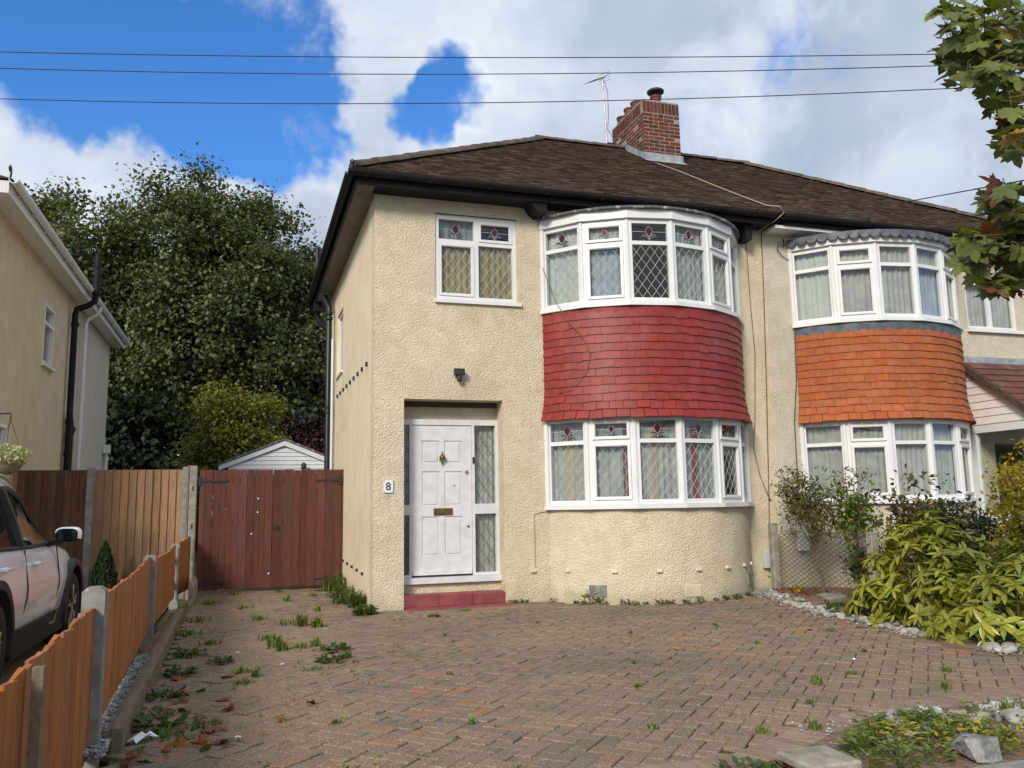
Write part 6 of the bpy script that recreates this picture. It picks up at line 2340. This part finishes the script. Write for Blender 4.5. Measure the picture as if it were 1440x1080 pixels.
# fine moss and seedlings following the joints, too many to count
jw = MB()
for i in range(2600):
    x, y = rg.uniform(-.55, 5.6), rg.uniform(3.8, 13.5)
    dn = (1.0 if x < 1.0 else .22) * (.35 + .65 * max(0, math.sin(x * 2.3 + 1.1 * math.sin(y * 1.7)) * math.sin(y * 1.9 + x)))
    if rg.random() > dn or not inside(x, y, drive_poly) or in_bay(x, y, .05):
        continue
    # snap onto the nearest joint line of the 45 degree grid
    u, v = (x * ca + y * sa) / cw, (-x * sa + y * ca) / cw
    if rg.random() < .5:
        u = round(u)
    else:
        v = round(v)
    x, y = (u * ca - v * sa) * cw, (u * sa + v * ca) * cw
    if not inside(x, y, drive_poly) or (x > 1.5 and y > 10.4):
        continue
    for k in range(rg.randint(2, 7)):
        a_ = rg.random() * 6.28
        L = rg.uniform(.008, .030)
        d = Vector((math.cos(a_), math.sin(a_), rg.uniform(.1, 1.3))).normalized() * L
        s_ = Vector((-d.y, d.x, 0)).normalized() * L * rg.uniform(.12, .4)
        p = Vector((x + rg.gauss(0, .012), y + rg.gauss(0, .012), .004))
        jw.add([p, p + d * .5 - s_, p + d, p + d * .5 + s_], [(0, 1, 2, 3)])
tag(jw.build('joint_weeds', M['grass']), 'fine moss and tiny weeds in the joints of the block drive', 'weeds', kind='stuff')
# bushy weeds against the side wall
for i, (x, y, r, h, lab) in enumerate(((1.36, 13.25, .20, .30, 'bushiest green weed, touching the foot of the gate'), (1.38, 12.3, .22, .20, 'spreading green weed in the middle of the side wall'), (1.34, 11.5, .2, .17, 'green weed mound halfway between the gate and the house corner'),
                                       (1.42, 11.0, .12, .2, 'leafy weed close to the front corner of the cream house'), (1.40, 10.2, .13, .12, 'low weed clump just in front of the cream house corner'))):
    mb = rosette(420, r, h, 40 + i, .45)
    mb2 = blades(70, r, h * 1.1, 50 + i, .5)
    t = thing('bushy_weed', lab + ' on the drive', 'weed', (x, y, 0), 'bushy weeds along the side wall')
    o = place(mb.mesh('foliage', M['weed_dark']), 'foliage', t, (x, y, 0))
    place(mb2.mesh('blades', M['grass']), 'blades', t, (x, y, 0))
# small plants at the foot of the bay wall
sw_ = [rosette(36, .05, .07, 60, .5).mesh('seedling', M['weed_dark']), rosette(60, .07, .10, 61, .5).mesh('seedling', M['grass']), rosette(30, .05, .08, 62, .5).mesh('seedling', M['leaf_rose'])]
for i, xx in enumerate((3.30, 3.45, 3.85, 4.05, 4.18, 4.30, 4.55, 4.66, 4.78, 4.95, 5.08, 5.3, 5.5, 5.75, 5.95, 6.15, 6.45)):
    if xx < 3.87:
        yy = YF - .05
    else:
        yy = YF + BAYR - BAYS - (BAYR + .04) * math.cos(math.asin(min(1, (xx - BAYC) / BAYR)))
    k = (0, 0, 2, 0, 1, 1, 2, 2, 0, 2, 0, 0, 1, 0, 0, 0, 0)[i]
    s = 1.5 if i == 4 else rg.uniform(.6, 1.0)
    o = place(sw_[k], 'seedling', None, (xx, yy, .0), (0, 0, rg.random() * 6), (s, s, s))
    tag(o, 'small seedling weed at the foot of the cream bay wall', 'weed', 'seedlings along the bay wall')

# fallen leaves
fl_ = []
for mtn in ('leaf_dry', 'leaf_yellow'):
    mb = MB()
    mb.add([(x_ * .8, y_ - .35, z_ * 1.0 + .12 * x_ * x_ + .08 * math.sin(7 * y_)) for x_, y_, z_ in ml.v], ml.f)
    fl_.append(mb.mesh('fallen_leaf', M[mtn]))
for (x, y, s, k) in ((-.22, 5.62, .10, 0), (-.35, 6.1, .12, 0), (-.12, 5.45, .08, 0), (-.42, 6.9, .12, 0), (-.50, 7.3, .1, 0), (-.5, 8.1, .1, 0), (-.30, 5.05, .11, 0), (.45, 5.75, .08, 0), (.25, 5.35, .07, 0), (-.5, 4.75, .12, 0),
                     (-.1, 5.0, .09, 0), (.9, 7.1, .08, 0), (5.2, 7.0, .08, 0), (3.7, 5.3, .05, 0), (4.35, 9.1, .05, 0), (-.33, 5.85, .09, 0), (-.45, 5.9, .10, 0)):
    o = place(fl_[k], 'fallen_leaf', None, (x, y, .018), (rg.gauss(0, .25), rg.gauss(0, .25), rg.random() * 6), (s, s, s))
    tag(o, 'dry brown fallen leaf lying on the block drive', 'leaf', 'fallen leaves on the drive')
mg = MB()
mg.add([(x_ * .8, y_ - .35, z_ + .1 * x_ * x_) for x_, y_, z_ in ml.v], ml.f)
fl_.append(mg.mesh('fallen_leaf', M['leaf_maple']))
for i in range(26):
    x, y = rg.uniform(-.55, -.05), 4.75 + 2.2 * rg.random() ** 1.6
    s = rg.uniform(.06, .12)
    k = rg.choice((0, 0, 2))
    o = place(fl_[k], 'fallen_leaf', None, (x, y, .018), (rg.gauss(0, .3), rg.gauss(0, .3), rg.random() * 6), (s, s, s))
    if k:
        tag(o, 'faded green fallen leaf beside the timber edging', 'leaf', 'greenish leaves by the edging')
    else:
        tag(o, 'dry brown fallen leaf beside the timber edging', 'leaf', 'brown leaves by the edging')
o = place(fl_[1], 'fallen_leaf', None, (3.55, 6.6, .02), (.2, .1, .5), (.075, .075, .075))
tag(o, 'bright yellow fallen leaf alone in the middle of the drive', 'leaf')
for i in range(46):
    x, y = rg.uniform(6.75, 7.5), rg.uniform(9.05, 10.25)
    s = rg.uniform(.05, .085)
    o = place(fl_[0], 'fallen_leaf', None, (x, y, .03 + rg.random() * .03), (rg.gauss(0, .5), rg.gauss(0, .5), rg.random() * 6), (s, s, s))
    tag(o, 'russet leaf in the litter under the olive shrub', 'leaf', 'leaf litter beside the chain-link fence')
o = place(fl_[1], 'fallen_leaf', None, (6.98, 9.6, .09), (.9, .1, 2.5), (.12, .12, .12))
tag(o, 'yellow leaf caught at the foot of the chain-link fence', 'leaf')
pp = MB().sheet([[(-.07, -.03, .0), (-.01, -.045, .03), (.04, -.03, .012), (.08, -.045, .0)], [(-.06, .0, .02), (.0, .0, .045), (.03, .0, .02), (.07, .01, .03)], [(-.07, .04, .0), (-.02, .03, .025), (.03, .03, .01), (.09, .045, .012)]])
o = place(pp.mesh('paper_scrap', M['paper']), 'paper_scrap', None, (-.50, 5.2, .012), (0, 0, .9))
tag(o, 'crumpled white paper scrap beside the timber edging', 'paper')
for (x, y, s) in ((.0, 5.05, .22), (-.02, 7.95, .2), (.33, 7.2, .2), (4.55, 5.6, .3)):
    o = place(pp.mesh('paper_scrap', M['paper']), 'paper_scrap', None, (x, y, .014), (0, 0, x * 9), (s, s, s))
    tag(o, 'tiny pale chip of litter on the block drive', 'litter', 'pale chips on the drive')


# cobbles
def stone(seed, sub=2):
    q = random.Random(seed)
    import bmesh
    bm = bmesh.new()
    bmesh.ops.create_icosphere(bm, subdivisions=sub, radius=1)
    k = [Vector((q.gauss(0, 1), q.gauss(0, 1), q.gauss(0, 1))) for _ in range(4)]
    for v in bm.verts:
        d = v.co.normalized()
        v.co = d * (1 + .16 * sum(math.sin(2.1 * d.dot(a) + i) for i, a in enumerate(k)) / 2)
        v.co.z *= .62
    me = bpy.data.meshes.new('cobble')
    bm.to_mesh(me)
    bm.free()
    me.polygons.foreach_set('use_smooth', [True] * len(me.polygons))
    return me


sts = []
for s in range(5):
    me = stone(s)
    me.materials.append(M['pebble'])
    sts.append(me)
edge = [(6.85, 10.32), (6.62, 9.95), (6.3, 9.0), (5.98, 7.9), (5.90, 6.7), (5.86, 6.2)]
cnt = 0
for (x1, y1), (x2, y2) in zip(edge, edge[1:]):
    L = math.hypot(x2 - x1, y2 - y1)
    for i in range(int(L / .028)):
        t = rg.random()
        x, y = x1 + (x2 - x1) * t + rg.uniform(0, .30) * (1 if rg.random() < .8 else .3), y1 + (y2 - y1) * t
        r = rg.uniform(.016, .046)
        o = place(sts[cnt % 5], 'cobble', None, (x, y, .012 + r * .35), (rg.gauss(0, .3), rg.gauss(0, .3), rg.random() * 6), (r * 1.25, r, r))
        tag(o, 'pale cobble edging the planting bed beside the chain-link fence', 'stone', 'cobbles edging the side bed')
        cnt += 1
for i in range(46):
    t = rg.random()
    x, y = 5.74 + 1.5 * t, 5.46 - .26 * t - .1 * math.sin(t * 3) + rg.uniform(-.09, .12)
    r = rg.uniform(.03, .06)
    o = place(sts[i % 5], 'cobble', None, (x, y, .012 + r * .4), (rg.gauss(0, .2), rg.gauss(0, .2), rg.random() * 6), (r * 1.3, r, r))
    tag(o, 'large pale cobble in the row under the variegated laurel', 'stone', 'cobbles under the laurel')
for i in range(54):
    x, y = rg.uniform(3.15, 4.6), rg.uniform(3.62, 4.12)
    r = rg.uniform(.022, .05)
    o = place(sts[i % 5], 'cobble', None, (x, y, .012 + r * .35), (rg.gauss(0, .3), rg.gauss(0, .3), rg.random() * 6), (r * 1.25, r, r))
    tag(o, 'pale cobble among the ground cover behind the low brick pier', 'stone', 'cobbles in the front bed')
import bmesh
bm = bmesh.new()
q = random.Random(19)
for i in range(16):
    v = Vector((q.gauss(0, 1), q.gauss(0, 1), q.gauss(0, 1))).normalized()
    bm.verts.new((v.x, v.y, max(-.3, v.z * (.9 if v.x < .1 else .55))))
bmesh.ops.convex_hull(bm, input=bm.verts)
rk = bpy.data.meshes.new('rock')
bm.to_mesh(rk)
bm.free()
rk.materials.append(M['rock'])
o = place(rk, 'rock', None, (3.40, 3.36, .05), (.05, .1, .5), (.19, .12, .13))
tag(o, 'angular dark grey rock on the low front wall bed', 'rock')
rk2 = stone(12, 3)
rk2.materials.append(M['pebble'])
o = place(rk2, 'rock', None, (4.15, 3.78, .03), (.1, .1, .3), (.15, .08, .06))
tag(o, 'long pale rock among cobbles and leafy ground cover', 'rock')
sb = MB()
sb.prism([(6.93, 9.15), (7.40, 9.35), (7.13, 8.80), (6.66, 8.57)][::-1], lambda x, y: (x, y, .02), lambda x, y: (x, y, .065))
tag(sb.build('paving_slab', M['concrete_old']), 'loose grey paving slab lying on the cobbles by the wire fence', 'slab')

# small pebbles and grit between the cobbles, too many to count
pb_ = MB()
ico = [(-1, 0, 0), (0, -.8, 0), (1, 0, 0), (0, .8, 0), (.1, 0, .6), (0, 0, -.6)]
def grit(x, y, r, z=.012):
    R_ = Matrix.Rotation(rg.random() * 6, 3, 'Z') @ Matrix.Rotation(rg.gauss(0, .4), 3, 'X')
    pb_.add([Vector((x, y, z + r * .3)) + R_ @ Vector(v) * r for v in ico], [(0, 1, 4), (1, 2, 4), (2, 3, 4), (3, 0, 4), (1, 0, 5), (2, 1, 5), (3, 2, 5), (0, 3, 5)])
for i in range(1100):
    k = rg.randrange(len(edge) - 1)
    t = rg.random()
    (x1, y1), (x2, y2) = edge[k], edge[k + 1]
    grit(x1 + (x2 - x1) * t + rg.uniform(-.12, .5), y1 + (y2 - y1) * t, rg.uniform(.006, .02), .008)
for i in range(500):
    grit(rg.uniform(2.9, 5.0), rg.uniform(3.5, 4.2), rg.uniform(.006, .018))
for i in range(300):
    t = rg.random()
    grit(5.7 + 1.8 * t, 5.40 - .26 * t + rg.uniform(-.12, .2), rg.uniform(.006, .02))
tag(pb_.build('pebbles', M['pebble']), 'small grey pebbles and grit scattered along the beds', 'pebbles', kind='stuff')

# front bed plants, brick pier and wall
gcv = []
for i in range(70):
    x, y = rg.uniform(2.78, 3.75), rg.uniform(3.32, 3.92)
    if y > 3.45 + (x - 2.6) * .7:
        continue
    gcv.append((x, y))
gp_ = MB()
gq = MB()
for i, (x, y) in enumerate(gcv):
    mb = rosette(34, .075, .10, 200 + i, .42)
    (gp_ if i % 5 else gq).add([(vx + x, vy + y, vz + .015) for vx, vy, vz in mb.v], mb.f)
gc = thing('ground_cover', 'leafy green and yellow ground cover plant behind the low brick pier', 'plant', (3.2, 3.6, 0))
gp_.build('leaves', M['grass'], gc)
gq.build('leaves', M['leaf_privet'], gc)
tg = MB()
for i in range(26):
    x, y = rg.uniform(4.0, 5.2), rg.uniform(3.5, 4.15)
    mb = rosette(26, .07, .08, 300 + i, .45) if i % 2 else blades(30, .08, .08, 300 + i, .7)
    tg.add([(vx + x, vy + y, vz + .01) for vx, vy, vz in mb.v], mb.f)
tag(tg.build('grass_patch', M['grass']), 'patchy green grass and weeds growing round the pale rocks', 'grass', kind='stuff')
tg = MB()
for i in range(60):
    t = rg.random()
    x, y = 5.95 + .5 * rg.random() + .3 * t, 6.1 + 2.4 * t
    mb = blades(26, .08, .07, 400 + i, .8) if i % 2 else rosette(24, .07, .06, 400 + i)
    tg.add([(vx + x, vy + y, vz + .01) for vx, vy, vz in mb.v], mb.f)
for i in range(40):
    x, y = rg.uniform(6.0, 7.6), rg.uniform(5.15, 5.75)
    mb = rosette(30, .09, .10, 500 + i)
    tg.add([(vx + x, vy + y, vz + .01) for vx, vy, vz in mb.v], mb.f)
tag(tg.build('grass_patch', M['weed_dark']), 'straggly dark grass and weeds at the foot of the laurel', 'grass', kind='stuff')
vy_ = rosette(130, .16, .08, 70, .7)
o = place(vy_.mesh('ivy_clump', M['weed_dark']), 'ivy_clump', None, (2.22, 3.45, .0))
tag(o, 'small dark ivy clump beside the low brick pier', 'ivy')
PR = thing('brick_pier', 'low red brick pier with a mossy stone cap at the corner of the front bed', 'pier', (2.52, 3.38, 0))
MB().cbox(2.40, 2.64, 3.27, 3.51, -.1, .05, .008).build('pier_bricks', M['brick'], PR)
MB().cbox(2.385, 2.655, 3.255, 3.525, .052, .10, .012).build('stone_cap', M['concrete_old'], PR)
WL = MB().cbox(2.70, 9.0, 2.72, 3.02, -.1, .10, .012)
tag(WL.build('low_wall', M['concrete']), 'grey concrete coping of the low front garden wall', 'wall')

# potted conifer, planter and hanging basket on the left
PC = thing('potted_conifer', 'small cone-shaped conifer in a dark pot by the tan fence', 'plant', (-1.88, 13.4, 0))
MB().lathe([(.12, 0), (.15, .12), (.17, .2), (.155, .2), (.14, .15)], -1.88, 13.4, 18, 0).build('pot', M['terracotta'], PC, True)
n = 1500
h_ = nrg.random(n) ** 1.2
ang = nrg.random(n) * 2 * PI
rad = (1 - h_) ** .75 * .21 * (.6 + .45 * nrg.random(n)) * np.sin(np.minimum(1, (h_ + .12) * 4) * PI / 2)
Cc = np.stack([-1.88 + rad * np.cos(ang), 13.4 + rad * np.sin(ang), .2 + .62 * h_], 1)
dv = np.stack([np.cos(ang) * .5, np.sin(ang) * .5, np.ones(n)], 1) + nrg.normal(size=(n, 3)) * .25
V, F = leaf_tris(Cc, dv, np.stack([np.cos(ang), np.sin(ang), np.full(n, .3)], 1), np.full(n, .07), np.full(n, .03))
place(np_mesh('foliage', V, F, M['conifer']), 'foliage', PC)
o = MB().cbox(-1.68, -1.35, 13.42, 13.66, 0, .22, .01).build('planter', M['concrete_old'])
tag(o, 'grey concrete planter at the foot of the tan fence', 'planter')
HB = thing('hanging_basket', 'hanging basket of cream flowers on a bracket by the tan house', 'basket', (-2.86, 12.0, 1.8))
MB().lathe([(.03, 0), (.12, .04), (.17, .12), (.18, .18), (.165, .18), (.1, .06)], -2.86, 12.0, 18, 1.74).build('basket', M['timber'], HB, True)
mb = MB()
mb.tube([(-3.25, 12.0, 2.5), (-2.86, 12.0, 2.52), (-2.86, 12.0, 2.45)], .012, 6)
mb.tube([(-3.24, 12.0, 2.2), (-3.0, 12.0, 2.48)], .008, 6)
for k in range(3):
    a = k * 2.1
    mb.tube([(-2.86, 12.0, 2.45), (-2.86 + .175 * math.cos(a), 12.0 + .175 * math.sin(a), 1.92)], .003, 4)
mb.build('bracket', M['matte_black'], HB)
n = 900
d = unit(n) * (nrg.random((n, 1)) ** .4) * np.array([.27, .27, .15])
V, F = leaf_tris(np.array([-2.86, 12.0, 1.98]) + d, unit(n), unit(n) + np.array([0, 0, .6]), np.full(n, .05), np.full(n, .035))
place(np_mesh('flowers', V, F, M['blossom']), 'flowers', HB)
